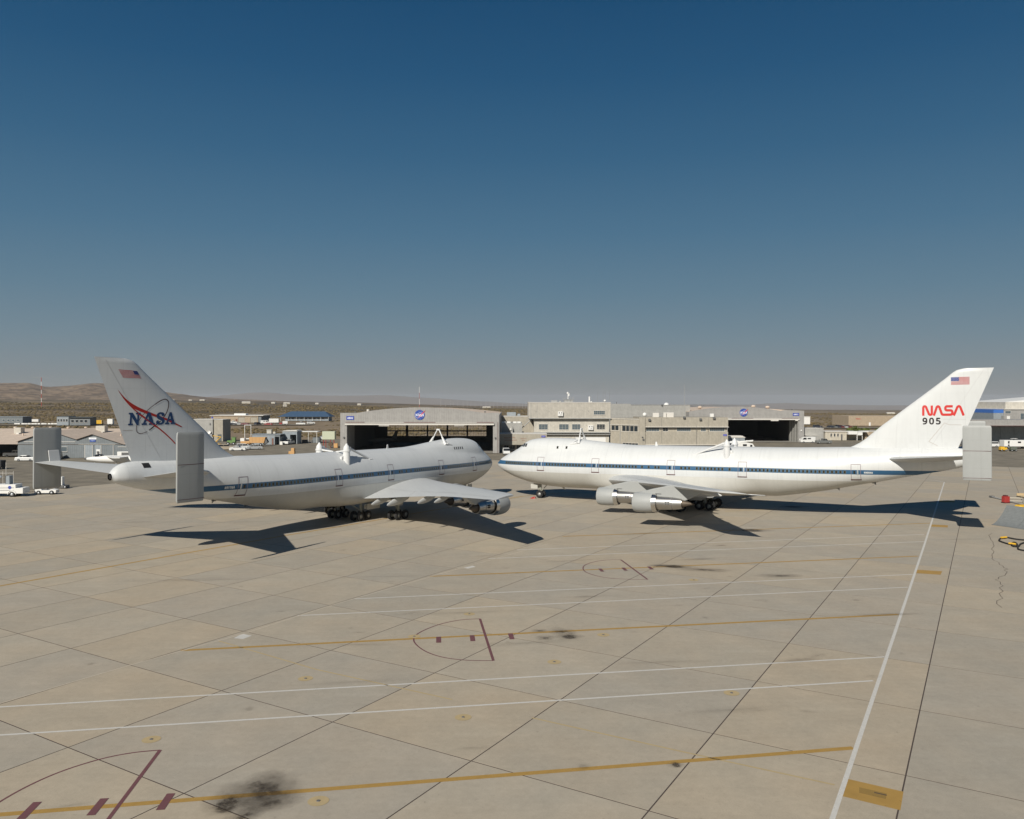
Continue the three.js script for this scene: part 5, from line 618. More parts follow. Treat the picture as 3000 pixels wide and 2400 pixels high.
// masts and poles
function pole(name, label, cat, x, z, h, group, r = 0.12) { const y = plainHeight(x, z), p = thing(name, label, cat, [x, y, z], 0, group); part('shaft', bar([0, 0, 0], [0, h, 0], r, r * 0.6, 7), M.wood, p); part('crossarm', [bx(2, 0.12, 0.12, 0, h - 0.5, 0), bx(1.6, 0.1, 0.1, 0, h - 1.3, 0)], M.wood, p); return p; }
{
  const m = thing('radio_mast', 'tall red and white banded radio mast at the far left', 'mast', [-688, plainHeight(-688, -1223), -1223]); for (let i = 0; i < 7; i++) part('band', bar([0, i * 6, 0], [0, i * 6 + 6, 0], 0.42, 0.4, 8), i % 2 ? B.white : mat(0.45, 0.08, 0.06, 0.6), m); part('antenna_arm', bar([-12, 42, 0], [12, 42.5, 0], 0.16, 0.12, 6), M.grey, m);
  const m2 = thing('radio_mast', 'thin red and white mast behind the left hangar emblem', 'mast', [-62, -0.4, -560]); for (let i = 0; i < 6; i++) part('band', bar([0, i * 4, 0], [0, i * 4 + 4, 0], 0.14, 0.14, 6), i % 2 ? B.white : mat(0.45, 0.12, 0.1, 0.6), m2); part('antenna', bar([0, 24, 0], [0, 27, 0], 0.05, 0.03, 5), M.grey, m2);
  [[-406, -679, 8, 'wooden power pole in the scrub left of the gabled hangars'], [-880, -1680, 16, 'tall wooden pole halfway up the scrub left of the jet fin'], [-1100, -1860, 15, 'wooden pole in the scrub near the left picture edge'], [-300, -900, 9, 'wooden pole in the scrub above the yellow truck'], [-150, -760, 9, 'wooden pole in the scrub above the blue roof']].forEach(([x, z, h, l]) => pole('power_pole', l, 'power pole', x, z, h));
  const R = rng(23); for (let i = 0; i < 22; i++) { const px = 1290 + i * 12.5 + R() * 9, z = -2300 - R() * 500, x = (px - 1500) / 2451 * -z; const h = 14 + R() * 14; const p = thing('distant_pole', 'thin pale pole in the row on the skyline between the hangars', 'pole', [x, plainHeight(x, z) - 0.5, z], 0, 'poles on the skyline'); part('shaft', bar([0, 0, 0], [0, h, 0], 0.24, 0.16, 6), B.trim, p); }
}
// scrub: uncountable low bushes
{
  const R = rng(41), base = new THREE.IcosahedronGeometry(1, 1), p = base.attributes.position; for (let i = 0; i < p.count; i++) { const x = p.getX(i), y = p.getY(i), z = p.getZ(i), k = 0.75 + 0.5 * hash(Math.round(x * 97), Math.round(y * 89 + z * 71), 3); p.setXYZ(i, x * k, Math.max(-0.1, y * k * 0.62 + 0.3), z * k); } base.computeVertexNormals();
  const N = 26000, im = new THREE.InstancedMesh(base, mat(1, 1, 1, 0.95), N), d = new THREE.Object3D(), c = new THREE.Color(); let n = 0, guard = 0;
  while (n < N && guard++ < 400000) {
    const r = 262 + Math.pow(R(), 1.55) * 1500, t = (R() * 2 - 1) * 0.7, z = -r, x = t * r, cl = 0.5 * fbm(x * 0.03 + 7, z * 0.03 + 7, 8192, 81, 3) + 0.5 * fbm(x * 0.006 + 7, z * 0.012 + 7, 8192, 83, 3);
    if (x > -70 && z > -352) continue; if (x < -62 && z > -300 && x > -90) continue; if (x < -85 && z > -292 - (x < -150 ? 0 : 20)) continue; if (z < -480 && z > -514 && x < -118) continue; if (z < -448 && z > -474 && x > 118) continue; if (x > -200 && x < -125 && z > -605 && z < -484) continue; if (x > 150 && z > -372) continue; if (x > -118 && x < -62 && z > -318) continue;
    if (cl < 0.41 + 0.16 * R() + (x > 60 ? 0.1 : 0)) continue;
    const s = (0.45 + R() * R() * 1.0) * (1 + smooth(700, 1700, r) * 1.6); d.position.set(x, plainHeight(x, z) - 0.08, z); d.rotation.y = R() * 6.3; d.scale.set(s * (0.8 + R() * 0.5), s * (0.6 + R() * 0.5), s); d.updateMatrix(); im.setMatrixAt(n, d.matrix);
    const w = R(); c.setRGB(0.085 + 0.08 * w, 0.065 + 0.055 * w, 0.03 + 0.022 * w); im.setColorAt(n, c); n++;
  }
  im.count = n; im.name = 'desert_scrub'; im.userData = { kind: 'stuff', label: 'low olive scrub bushes over the desert', category: 'scrub' }; im.castShadow = im.receiveShadow = true; scene.add(im);
}
// leafy trees right of the right hangar
function tree(x, z, h, w, label, seed) {
  const R = rng(seed), T = thing('desert_tree', label, 'tree', [x, -0.3, z]); part('trunk', [bar([0, 0, 0], [0.1, h * 0.5, 0], 0.22, 0.12, 7), bar([0.1, h * 0.35, 0], [w * 0.3, h * 0.7, 0.3], 0.1, 0.05, 6), bar([0, h * 0.3, 0], [-w * 0.3, h * 0.65, -0.2], 0.1, 0.05, 6)], M.wood, T);
  const P = [], N = []; for (let i = 0; i < 1500; i++) { const cl = Math.floor(R() * 9), a = cl * 2.4, cx = Math.cos(a) * w * 0.42 * (0.3 + (cl % 3) * 0.35), cy = h * (0.36 + 0.42 * ((cl * 0.37) % 1)), cz = Math.sin(a) * w * 0.35, q = Math.pow(R(), 0.45) * w * 0.27, u = R() * 2 - 1, t = R() * 6.28, s = Math.sqrt(1 - u * u), x0 = cx + q * s * Math.cos(t), y0 = cy + q * u * 0.95, z0 = cz + q * s * Math.sin(t), e = 0.2 + R() * 0.2, dx = R() - 0.5, dy = R() - 0.5, dz = R() - 0.5, l = Math.hypot(dx, dy, dz) || 1; const A = V(dx / l, dy / l, dz / l), Bv = V(R() - 0.5, R() - 0.5, R() - 0.5).cross(A).normalize(), n = A.clone().cross(Bv); for (const [f, g] of [[1, 0], [-0.5, 0.7], [-0.5, -0.7]]) { P.push(x0 + (A.x * f + Bv.x * g) * e, y0 + (A.y * f + Bv.y * g) * e, z0 + (A.z * f + Bv.z * g) * e); N.push(n.x, n.y, n.z); } }
  const g = new THREE.BufferGeometry(); g.setAttribute('position', new THREE.Float32BufferAttribute(P, 3)); g.setAttribute('normal', new THREE.Float32BufferAttribute(N, 3)); part('crown', g, new THREE.MeshStandardMaterial({ color: new THREE.Color().setRGB(0.12, 0.15, 0.035), roughness: 0.85, side: THREE.DoubleSide }), T);
}
tree(143, -352, 4.6, 4.5, 'green leafy tree nearest the white cabin', 51); tree(149, -356, 3.6, 5, 'low green tree between its two taller neighbours', 52); tree(155.5, -352, 4.2, 5, 'wide green tree left of the jet fin root', 53); tree(160, -350, 5.4, 4, 'tallest green tree, against the right jet fin', 54);

// ---------------------------------------------------------------- vehicles and ground equipment
const carTyre = lathe([[0.16, -0.1], [0.28, -0.12], [0.33, -0.08], [0.33, 0.08], [0.28, 0.12], [0.16, 0.1]], 16).rotateX(Math.PI / 2), carHub = lathe([[0, -0.11], [0.17, -0.1], [0.17, 0.1], [0, 0.11]], 12).rotateX(Math.PI / 2);
function wheels(parent, list, k = 1) { for (const [x, z] of list) { const t = part('wheel', carTyre, M.tyre, parent); t.position.set(x, 0.33 * k, z); t.scale.setScalar(k); part('hubcap', carHub, M.silver, t); } }
const profiles = {
  sedan: { L: 4.6, body: [[-2.3, 0.3], [2.3, 0.3], [2.32, 0.62], [2.2, 0.86], [1.2, 0.94], [-1.35, 0.96], [-2.2, 0.92], [-2.32, 0.6]], cab: [[-1.75, 0.93], [1.15, 0.92], [0.45, 1.4], [-0.9, 1.42]], w: 1.72, wx: 1.4 },
  suv: { L: 4.8, body: [[-2.35, 0.35], [2.35, 0.35], [2.38, 0.75], [2.25, 1.05], [1.1, 1.12], [-2.3, 1.14], [-2.38, 0.7]], cab: [[-2.25, 1.1], [1.2, 1.1], [0.55, 1.75], [-2.1, 1.78]], w: 1.85, wx: 1.45 },
  pickup: { L: 5.4, body: [[-2.7, 0.4], [2.7, 0.4], [2.72, 0.8], [2.6, 1.05], [1.3, 1.1], [-0.5, 1.1], [-0.52, 1.06], [-2.68, 1.08], [-2.72, 0.7]], cab: [[-0.6, 1.08], [1.4, 1.08], [0.75, 1.72], [-0.45, 1.74]], w: 1.85, wx: 1.75 },
  van: { L: 5.2, body: [[-2.6, 0.35], [2.6, 0.35], [2.62, 0.85], [2.2, 1.2], [1.6, 2.0], [1.3, 2.08], [-2.55, 2.08], [-2.6, 0.8]], cab: [[0.6, 1.25], [2.05, 1.25], [1.55, 1.9], [0.6, 1.9]], w: 1.9, wx: 1.6 },
};
function makeCar(kind, paint, label, x, z, turn, group) {
  const p = profiles[kind], C = thing(kind === 'sedan' ? 'parked_car' : kind === 'suv' ? 'parked_suv' : kind === 'van' ? 'parked_van' : 'pickup_truck', label, kind === 'sedan' ? 'car' : kind === 'pickup' ? 'pickup' : kind, [x, z < -350 ? -0.3 : -0.08, z], turn, group);
  const body = part('body', prism(p.body, p.w, 0.08), paint, C);
  if (kind !== 'van') { part('cabin_glass', prism(p.cab, p.w - 0.22, 0.05), M.glass, C); const [a, b, c, d] = p.cab; part('roof', prism([[d[0] - 0.04, d[1] - 0.06], [c[0] + 0.06, c[1] - 0.06], [c[0] - 0.02, c[1] + 0.05], [d[0] + 0.04, d[1] + 0.05]], p.w - 0.2, 0.03), paint, C); part('pillar', [bar([a[0], a[1], p.w / 2 - 0.1], [d[0], d[1], p.w / 2 - 0.14], 0.05), bar([a[0], a[1], -p.w / 2 + 0.1], [d[0], d[1], -p.w / 2 + 0.14], 0.05), bar([(a[0] + b[0]) / 2 - 0.1, a[1], p.w / 2 - 0.1], [(a[0] + b[0]) / 2 - 0.1, d[1], p.w / 2 - 0.12], 0.05)], paint, C); }
  else part('window', [prism(p.cab, p.w + 0.02, 0.02), bx(1.2, 0.45, p.w + 0.02, -0.4, 1.6, 0)], M.glass, C);
  if (kind === 'pickup') part('cargo_bed', bb(-2.6, -0.6, 1.06, 1.12, -0.78, 0.78), M.greyDark, C);
  for (const s of [1, -1]) { part('headlight', bx(0.06, 0.16, 0.34, p.L / 2 + 0.01, 0.72, s * (p.w / 2 - 0.3)), M.silver, C); part('tail_light', bx(0.05, 0.16, 0.26, -p.L / 2 - 0.01, 0.76, s * (p.w / 2 - 0.25)), M.red, C); }
  part('bumper', [bx(0.12, 0.16, p.w - 0.1, p.L / 2 + 0.02, 0.42, 0), bx(0.12, 0.16, p.w - 0.1, -p.L / 2 - 0.02, 0.44, 0)], M.greyDark, C);
  wheels(C, [[p.wx, p.w / 2 - 0.1], [p.wx, -p.w / 2 + 0.1], [-p.wx, p.w / 2 - 0.1], [-p.wx, -p.w / 2 + 0.1]]);
  return C;
}
const P = { white: mat(0.72, 0.72, 0.7, 0.35), grey: mat(0.16, 0.165, 0.16, 0.4), silver: mat(0.42, 0.43, 0.43, 0.35), dark: mat(0.04, 0.045, 0.06, 0.35), maroon: mat(0.16, 0.03, 0.035, 0.35), red: mat(0.3, 0.04, 0.04, 0.4), tan: mat(0.4, 0.34, 0.26, 0.45) };
for (const a of [
  ['suv', P.white, 'white utility vehicle facing the viewer beside the left hangar door', -1.6, -236.5, -1.5],
  ['pickup', P.grey, 'dark grey pickup in front of the grey metal annex', 110.5, -296.5, 0.05], ['van', P.white, 'white van half behind the dark grey pickup', 106.5, -301.5, Math.PI],
  ['suv', P.tan, 'tan utility vehicle leftmost in the row by the orange machines', -87.6, -256, 0.3], ['sedan', P.white, 'white car nearest in the row by the orange machines', -83.0, -253, 0.15], ['suv', P.white, 'white utility vehicle below the orange machines', -83.2, -259.5, 0.5], ['sedan', P.silver, 'silver car rightmost below the orange machines', -80.0, -259.7, 0.4],
  ['sedan', P.white, 'white car alone on the ramp left of the left hangar', -72.3, -322, 0.3], ['pickup', P.white, 'small white truck in front of the black shed doorway', -77.0, -288.6, 1.4],
  ['pickup', P.white, 'white pickup by the beige workshop wall', -177.5, -532, 0], ['sedan', P.dark, 'dark car in front of the white pickup by the workshop', -168, -502, 0.05], ['sedan', P.silver, 'silver car between the dark and the maroon one', -164.8, -504, 0.1], ['sedan', P.maroon, 'maroon car near the workshop doors', -160.6, -503, 0], ['suv', P.dark, 'black utility vehicle left of the red car, by the workshop', -152, -500, 1.2], ['sedan', P.red, 'red car right of the beige workshop', -145.8, -501, 0], ['van', P.white, 'white van left of the box truck below the blue roof', -156.5, -530, 0.2], ['pickup', P.red, 'red pickup below the blue roof', -140, -512, 1.2], ['pickup', P.white, 'white pickup alone on the road right of the blue roof', -128.5, -509, 0.1], ['suv', P.white, 'white utility vehicle beyond the lone white pickup', -126, -524, 0.4],
  ['suv', P.dark, 'dark utility vehicle alone left of the desert car park row', 168.5, -461, 0],
  ['pickup', P.white, 'white pickup at the edge of the dark open bay', -134.6, -226.5, 0.25], ['sedan', P.white, 'low white car left of the left jet end plate', -122.6, -210.8, 0.1], ['suv', P.tan, 'small tan vehicle parked at the gabled hangar window', -118.3, -217.5, -1.2],
  ['suv', P.white, 'white utility vehicle behind the yellow cart at right', 158, -276, Math.PI],
]) makeCar(...a);
['dark car first in the desert car park row', 'grey car second in the desert car park row', 'dark car third in the desert car park row', 'maroon car fourth in the desert car park row', 'silver car fifth in the desert car park row', 'maroon car last in the desert car park row'].forEach((l, i) => makeCar('sedan', [P.dark, P.grey, P.dark, P.maroon, P.silver, P.maroon][i], l, 175.5 + i * 1.95, -461, -1.35, 'desert car park row'));
// white barriers along the far road
{ const b = thing('road_barrier', 'white concrete barrier in the row along the far left road', 'barrier', [-299, -0.35, -504], 0, 'white barriers by the road'); part('block', prism([[-0.9, 0], [0.9, 0], [0.8, 1.0], [-0.8, 1.0]], 0.5, 0.04), B.white, b); part('foot', bx(1.9, 0.12, 0.7, 0, 0.06, 0), B.trim, b); for (let i = 1; i < 20; i++) copyOf(b, b.userData.label, [-299 + i * 1.95 + (hash(i, 3, 1) - 0.5) * 0.7, -0.35, -504 - i * 0.06], (hash(i, 5, 2) - 0.5) * 0.5, 'white barriers by the road'); }
function trailerBox(name, label, cat, x, z, turn, w, h, d, m, y = -0.3) { const T = thing(name, label, cat, [x, y, z], turn); part('box', rb(w, h, d, 0.06, 0, 0.75 + h / 2, 0), m, T); part('chassis', bx(w, 0.2, d * 0.7, 0, 0.62, 0), M.greyDark, T); part('corner_trim', [bx(0.1, h, 0.06, -w / 2 + 0.05, 0.75 + h / 2, d / 2 + 0.02), bx(0.1, h, 0.06, w / 2 - 0.05, 0.75 + h / 2, d / 2 + 0.02)], B.trim, T); wheels(T, [[-w * 0.32, d / 2 - 0.1], [-w * 0.32, -d / 2 + 0.1], [w * 0.32, d / 2 - 0.1], [w * 0.32, -d / 2 + 0.1]], 1.3); return T; }
trailerBox('cargo_trailer', 'tan box trailer left of the beige workshop', 'trailer', -179.5, -491, 0, 10, 2.3, 2.6, B.beige); trailerBox('cargo_trailer', 'dark-sided box trailer at the beige workshop corner', 'trailer', -171.5, -497, 0.1, 4.6, 2.2, 2.4, B.shed); trailerBox('box_truck', 'white box truck below the blue roof', 'truck', -150.5, -529, 0.1, 6, 2.5, 2.4, B.white); trailerBox('cargo_trailer', 'small white trailer beside the red pickup', 'trailer', -137, -505, 0.2, 3, 1.6, 2, B.white); trailerBox('cargo_trailer', 'yellow box trailer left of the left jet fin', 'trailer', -247, -500, 0.05, 4.2, 2.2, 2.2, M.yellowPaint); trailerBox('cargo_trailer', 'white box trailer against the left jet fin', 'trailer', -239, -498, 0, 3.2, 3, 2.2, B.white); trailerBox('cargo_trailer', 'long white trailer on the road at far left', 'trailer', -309.7, -543, 0, 5.5, 1.6, 2.2, B.white);
{ const T = trailerBox('equipment_trailer', 'white equipment trailer with roof rack at the right edge', 'trailer', 161.5, -268, 0, 9, 2.0, 2.6, B.white, -0.08); part('door_window', [bx(0.5, 0.8, 0.04, -3.0, 2.1, 1.31), bx(0.5, 0.5, 0.04, -3.0, 1.15, 1.31), bx(1, 0.5, 0.04, 0.4, 2.1, 1.31)], M.glass, T); part('roof_rack', [bx(1.6, 0.08, 1.2, -0.6, 3.25, 0), bar([-1.2, 2.75, 0], [-1.2, 3.25, 0], 0.05), bar([0, 2.75, 0], [0, 3.25, 0], 0.05)], B.white, T); part('hitch', bx(1.4, 0.14, 0.5, -5, 0.6, 0), M.greyDark, T);
  const F = trailerBox('fuel_tender', 'brown tank truck at the right edge beside the white trailer', 'truck', 167.5, -265.5, 0, 5, 1.6, 2.4, mat(0.2, 0.07, 0.05, 0.6), -0.08);
  const Y = thing('yellow_cart', 'small yellow ground cart by the right end plate', 'cart', [149.5, -0.08, -254.5]); part('body', rb(2.0, 0.8, 1.3, 0.12, 0, 0.75, 0), M.yellowPaint, Y); part('hood', prism([[-0.9, 1.1], [0.3, 1.1], [0.1, 1.35], [-0.7, 1.4]], 1.1, 0.05), M.yellowPaint, Y); wheels(Y, [[-0.65, 0.55], [0.65, 0.55], [-0.65, -0.55], [0.65, -0.55]]);
  const G = thing('generator_cart', 'olive generator cart right of the yellow cart', 'cart', [152.3, -0.08, -254]); part('body', rb(1.9, 0.9, 1.2, 0.15, 0, 0.85, 0), mat(0.12, 0.14, 0.1, 0.7), G); part('panel', [bx(0.5, 0.4, 0.04, -0.5, 0.9, 0.62), bx(0.5, 0.4, 0.04, 0.4, 0.9, 0.62)], M.greyDark, G); wheels(G, [[-0.6, 0.5], [0.6, 0.5], [-0.6, -0.5], [0.6, -0.5]]); }
// white crash truck behind the right jet
{ const T = thing('tow_truck', 'white airfield truck with red lettering behind the right jet supports', 'truck', [64.8, -0.08, -232], 0.05); part('body', prism([[-3.4, 0.6], [3.6, 0.6], [3.6, 2.2], [2.2, 2.5], [1.6, 3.4], [0.2, 3.7], [-3.2, 3.8], [-3.4, 3.2]], 2.6, 0.1), B.white, T); part('cab_window', [bx(0.6, 0.6, 2.64, 1.2, 2.9, 0), bx(1.1, 0.55, 2.64, -0.6, 3.1, 0)], M.glass, T); const tl = canvasTex(256, 64, (c) => { c.fillStyle = '#b8382f'; c.font = 'bold 58px sans-serif'; c.textBaseline = 'middle'; c.fillText('NASA', 8, 34, 180); c.beginPath(); c.arc(222, 34, 20, 0, 7); c.fill(); }); part('lettering', new THREE.PlaneGeometry(2.6, 0.65).translate(-1.2, 2.3, 1.34), printed(tl), T); part('boom', [bar([-2.8, 3.9, 0.4], [2.0, 4.3, 0.4], 0.2), rb(1, 0.6, 1, 0.1, -2.6, 4.0, 0.2), rb(1.6, 0.35, 1.2, 0.1, 1.0, 4.2, 0.2)], B.white, T); part('bumper', bx(0.3, 0.5, 2.5, 3.7, 0.7, 0), M.greyDark, T); wheels(T, [[-2.1, 1.15], [2.3, 1.15], [-2.1, -1.15], [2.3, -1.15]], 1.7);
  const S = trailerBox('box_truck', 'white box truck with red stripe behind the right jet cockpit', 'truck', 24.5, -262, 0, 9.5, 3.0, 2.6, B.white, -0.08); part('red_stripe', bx(9.52, 0.3, 0.04, 0, 1.2, 1.31), M.red, S); part('side_vent', bx(1.2, 0.6, 0.05, -0.4, 2.4, 1.31), M.grey, S); }
// left ramp equipment
{
  const T = thing('service_truck', 'white service truck with folded lift platform at the left edge', 'truck', [-82.5, -0.08, -134.5], 0.1);
  part('utility_body', [rb(5.6, 1.45, 2.3, 0.08, 0.2, 1.35, 0), rb(1.2, 0.9, 2.3, 0.06, 3.5, 1.05, 0)], B.white, T); part('cab', prism([[-4.9, 0.7], [-2.7, 0.7], [-2.7, 2.3], [-3.8, 2.35], [-4.4, 1.7], [-4.9, 1.6]], 2.2, 0.08), B.white, T); part('cab_window', [bx(0.9, 0.55, 2.24, -3.5, 1.85, 0)], M.glass, T); part('body_line', [bx(5.0, 0.05, 0.03, 0.2, 1.55, 1.165), bx(5.0, 0.05, 0.03, 0.2, 1.15, 1.165)], M.greyDark, T);
  const em = part('emblem', new THREE.CircleGeometry(0.26, 20).translate(2.1, 1.6, 1.17), M.blueSign, T);
  part('lift_boom', [bar([-1.4, 2.1, 0], [0.4, 3.3, 0], 0.1), bar([0.4, 3.3, 0], [-2.2, 3.6, 0], 0.1), bb(1.2, 1.8, 2.1, 3.4, -0.6, 0.6), bb(-2.6, -0.9, 3.3, 3.6, -0.8, 0.8)], B.shedPale, T); part('platform_rail', [...[-0.2, 1.0, 2.6].map((x) => bar([x, 2.1, 1.0], [x, 4.2, 1.0], 0.03, 0.03, 5)), bar([-0.2, 3.9, 1.0], [2.6, 3.9, 1.0], 0.03, 0.03, 5), bar([-2, 4.1, 1], [-0.6, 2.6, 1], 0.04, 0.04, 5), bar([1.2, 5.6, 0.4], [1.2, 3.4, 0.4], 0.03, 0.03, 5)], B.trim, T); wheels(T, [[-3.7, 1.0], [2.4, 1.0], [-3.7, -1.0], [2.4, -1.0]], 1.45); part('wheel_arch', new THREE.TorusGeometry(0.62, 0.07, 6, 14, Math.PI).translate(2.4, 0.5, 1.17), B.white, T);
  const C = thing('tow_tractor', 'low white tow tractor beside the service truck at left', 'tractor', [-76.6, -0.05, -137.6], 0.12); part('body', prism([[-1.6, 0.35], [1.6, 0.35], [1.65, 0.75], [0.9, 0.85], [0.7, 0.7], [-0.5, 0.7], [-0.7, 0.95], [-1.5, 0.95], [-1.65, 0.6]], 1.4, 0.06), B.white, C); part('seat', [rb(0.5, 0.35, 0.5, 0.06, -0.1, 0.85, 0), rb(0.12, 0.5, 0.5, 0.05, -0.4, 1.1, 0)], M.greyDark, C); part('steering_wheel', new THREE.TorusGeometry(0.18, 0.025, 6, 14).rotateY(1.2).translate(0.4, 1.05, 0), M.greyDark, C); wheels(C, [[-1.0, 0.66], [1.0, 0.66], [-1.0, -0.66], [1.0, -0.66]], 1.1); part('tow_bar', bar([-1.6, 0.5, 0], [-3.2, 0.4, 0], 0.06), M.wood, C);
  const K = thing('air_start_unit', 'upright white service unit on a dark base behind the left end plate', 'cart', [-79, -0.05, -146.5], 0); part('cabinet', rb(0.7, 1.5, 0.8, 0.06, 0, 1.35, 0), B.white, K); part('base', rb(1.9, 0.5, 1.2, 0.08, 0.2, 0.4, 0), M.greyDark, K); part('dark_panel', bx(0.3, 0.5, 0.04, -0.05, 1.3, 0.42), M.black, K); wheels(K, [[-0.5, 0.5], [0.9, 0.5]]);
  const D = thing('baggage_carts', 'dark flat equipment dolly at the far left ramp', 'dolly', [-115.5, -0.05, -187], 0.05); part('deck', [rb(4.6, 0.9, 2, 0.08, -1.0, 0.75, 0), rb(2.2, 1.5, 2, 0.08, 0.6, 1.2, 0)], mat(0.03, 0.03, 0.03, 0.8), D); wheels(D, [[-2.6, 0.9], [1.2, 0.9], [-2.6, -0.9], [1.2, -0.9]]);
  // small white jet parked behind the left jet's tail
  const J = thing('parked_jet', 'small white jet with a dark nose parked behind the left jet tail', 'airplane', [-91, 0, -191], -0.06); part('fuselage', latheX([[0.3, 0.9], [0.5, 2], [0.75, 4], [0.85, 7], [0.8, 11], [0.55, 14], [0.4, 14.3]], 20).translate(-7.2, 1.9, 0), B.white, J); part('nose_cone', latheX([[0, 0], [0.12, 0.25], [0.3, 0.9]], 16).translate(-7.2, 1.9, 0), M.greyDark, J); part('canopy', new THREE.SphereGeometry(0.55, 14, 10).scale(2.2, 0.9, 0.8).translate(-3.4, 2.55, 0), M.glass, J); part('wing', prism([[-2.2, -0.4], [3.6, -0.4], [3.9, 4.6], [2.2, 4.6]], 0.16).rotateX(Math.PI / 2).translate(0, 2.5, 0), B.white, J); part('wing', prism([[-2.2, 0.4], [3.6, 0.4], [3.9, -4.6], [2.2, -4.6]], 0.16).rotateX(Math.PI / 2).translate(0, 2.5, 0), B.white, J); part('tail_fin', prism([[4.4, 2.4], [7.0, 2.4], [7.4, 4.8], [6.3, 4.8]], 0.14), B.white, J); part('landing_gear', [bar([-4.5, 0, 0], [-4.5, 1.4, 0], 0.08), bar([1, 0, 1.2], [1, 1.4, 0.6], 0.09), bar([1, 0, -1.2], [1, 1.4, -0.6], 0.09)], M.grey, J); wheels(J, [[-4.5, 0], [1, 1.2], [1, -1.2]]);
  const X = thing('work_stand', 'white awning work stand with rails behind the left jet tail', 'stand', [-98.5, -0.05, -215], 0); part('cabinet', rb(3.4, 1.5, 1.6, 0.08, -1, 1.4, 0), B.white, X); part('dark_bay', bx(1.9, 1.1, 0.1, -0.6, 1.4, 0.81), M.greyDark, X); part('rail', [...[1.2, 2.2, 3.2, 4.2].map((x) => bar([x, 0, 0.5], [x, 2.2, 0.5], 0.05)), bar([1, 2.2, 0.5], [4.4, 2.2, 0.5], 0.05), bar([1, 1.2, 0.5], [4.4, 1.2, 0.5], 0.05), bar([0.4, 0, 0.5], [0.4, 4.2, 0.5], 0.07)], M.greyDark, X); part('lamp', rb(0.5, 0.4, 0.4, 0.06, 0.4, 4.3, 0.5), M.greyDark, X);
}
// machines by the sheds
{
  const F = thing('goalpost_frame', 'tall white goalpost frame in the dry grass by the orange machines', 'frame', [-93.5, -0.3, -296]); for (const x of [-1.1, 1.1]) part('upright', bar([x, 0, 0], [x, 6.6, 0], 0.1), B.white, F); part('crossbar', bar([-1.2, 6.6, 0], [1.2, 6.6, 0], 0.1), B.white, F); part('lower_bar', bx(2.6, 0.3, 0.3, 0, 1.8, 0), B.white, F);
  const O1 = thing('road_sweeper', 'orange and white yard machine below the goalpost frame', 'machine', [-88.5, -0.08, -278]); part('body', [rb(3, 1.2, 2, 0.1, 0, 1.1, 0)], M.orangePaint, O1); part('cab', rb(1.4, 1.1, 1.8, 0.1, -0.9, 2.1, 0), B.white, O1); part('beacon', new THREE.CylinderGeometry(0.12, 0.12, 0.25, 8).translate(-0.9, 2.75, 0), M.orangePaint, O1); wheels(O1, [[-1, 0.9], [1, 0.9]], 1.5);
  const O2 = thing('snow_plough', 'large orange hopper truck left of the metal shed', 'truck', [-84, -0.08, -276.5]); part('hopper', prism([[-2.4, 1.2], [2.2, 1.2], [2.7, 3.0], [-2.6, 3.0]], 2.2, 0.06), M.orangePaint, O2); part('rib', [-1.6, -0.4, 0.8, 1.9].map((x) => bx(0.1, 1.7, 0.06, x, 2.1, 1.12)), M.orangePaint, O2); part('chute', prism([[2.0, 0.5], [3.4, 1.4], [2.8, 2.6], [1.8, 1.4]], 1.6, 0.05), M.greyDark, O2); wheels(O2, [[-1.4, 1.0], [1.2, 1.0]], 1.6);
  const Gm = thing('green_mower', 'bright green tractor among the yard machines', 'tractor', [-96.2, -0.3, -287]); part('body', [rb(2.8, 0.9, 1.4, 0.1, 0, 1.2, 0), rb(1.2, 1.2, 1.2, 0.1, 0.8, 2.0, 0)], M.greenPaint, Gm); part('canopy', bx(1.6, 0.12, 1.4, 0.8, 2.75, 0), M.greenPaint, Gm); wheels(Gm, [[-1, 0.8], [0.9, 0.8]], 1.7);
  const Yl = thing('yellow_lift', 'yellow boom lift beside the left jet fin edge', 'lift', [-95.6, -0.08, -270]); part('base', rb(3, 0.8, 2, 0.1, 0, 0.8, 0), M.yellowPaint, Yl); part('boom', [bar([-0.8, 1.2, 0], [1.6, 3.4, 0], 0.14), bar([1.6, 3.4, 0], [-1.2, 3.8, 0], 0.12)], M.yellowPaint, Yl); part('basket', [bx(0.9, 0.9, 0.9, -1.6, 3.9, 0)], M.grey, Yl); wheels(Yl, [[-1, 0.9], [1, 0.9]], 1.3);
  const Cn = thing('equipment_container', 'pale green container on red and white stands left of the left hangar', 'container', [-57.6, -0.08, -269]); part('box', rb(4.0, 2.6, 2.4, 0.06, -1.2, 4.0, 0), mat(0.5, 0.53, 0.4, 0.7), Cn); part('stand', [-2.9, -2.1, -0.6, 0.5].map((x) => bar([x, 0, 0.8], [x, 2.7, 0.8], 0.1)), M.red, Cn); part('drum', new THREE.CylinderGeometry(0.7, 0.7, 0.8, 16).rotateX(Math.PI / 2).translate(-0.6, 1.2, 0.9), M.wood, Cn); part('crate', rb(1.2, 1.4, 1.2, 0.05, 1.1, 0.75, 0.6), M.orangePaint, Cn);
  const Ut = thing('yellow_tug', 'small yellow tug behind the left jet support posts', 'tug', [-60, -0.08, -228]); part('body', [rb(1.6, 1.0, 1.3, 0.08, 0, 1.0, 0), rb(0.9, 0.9, 1.2, 0.08, 0.3, 1.9, 0)], M.orangePaint, Ut); wheels(Ut, [[-0.5, 0.6], [0.5, 0.6]], 1.2);
  const Cr = thing('white_crate', 'white upright crate at the metal shed corner', 'crate', [-78.6, -0.08, -285]); part('crate', rb(0.9, 1.1, 0.8, 0.04, 0, 0.6, 0), B.white, Cr); part('lid', bx(0.96, 0.08, 0.86, 0, 1.18, 0), B.trim, Cr);
}
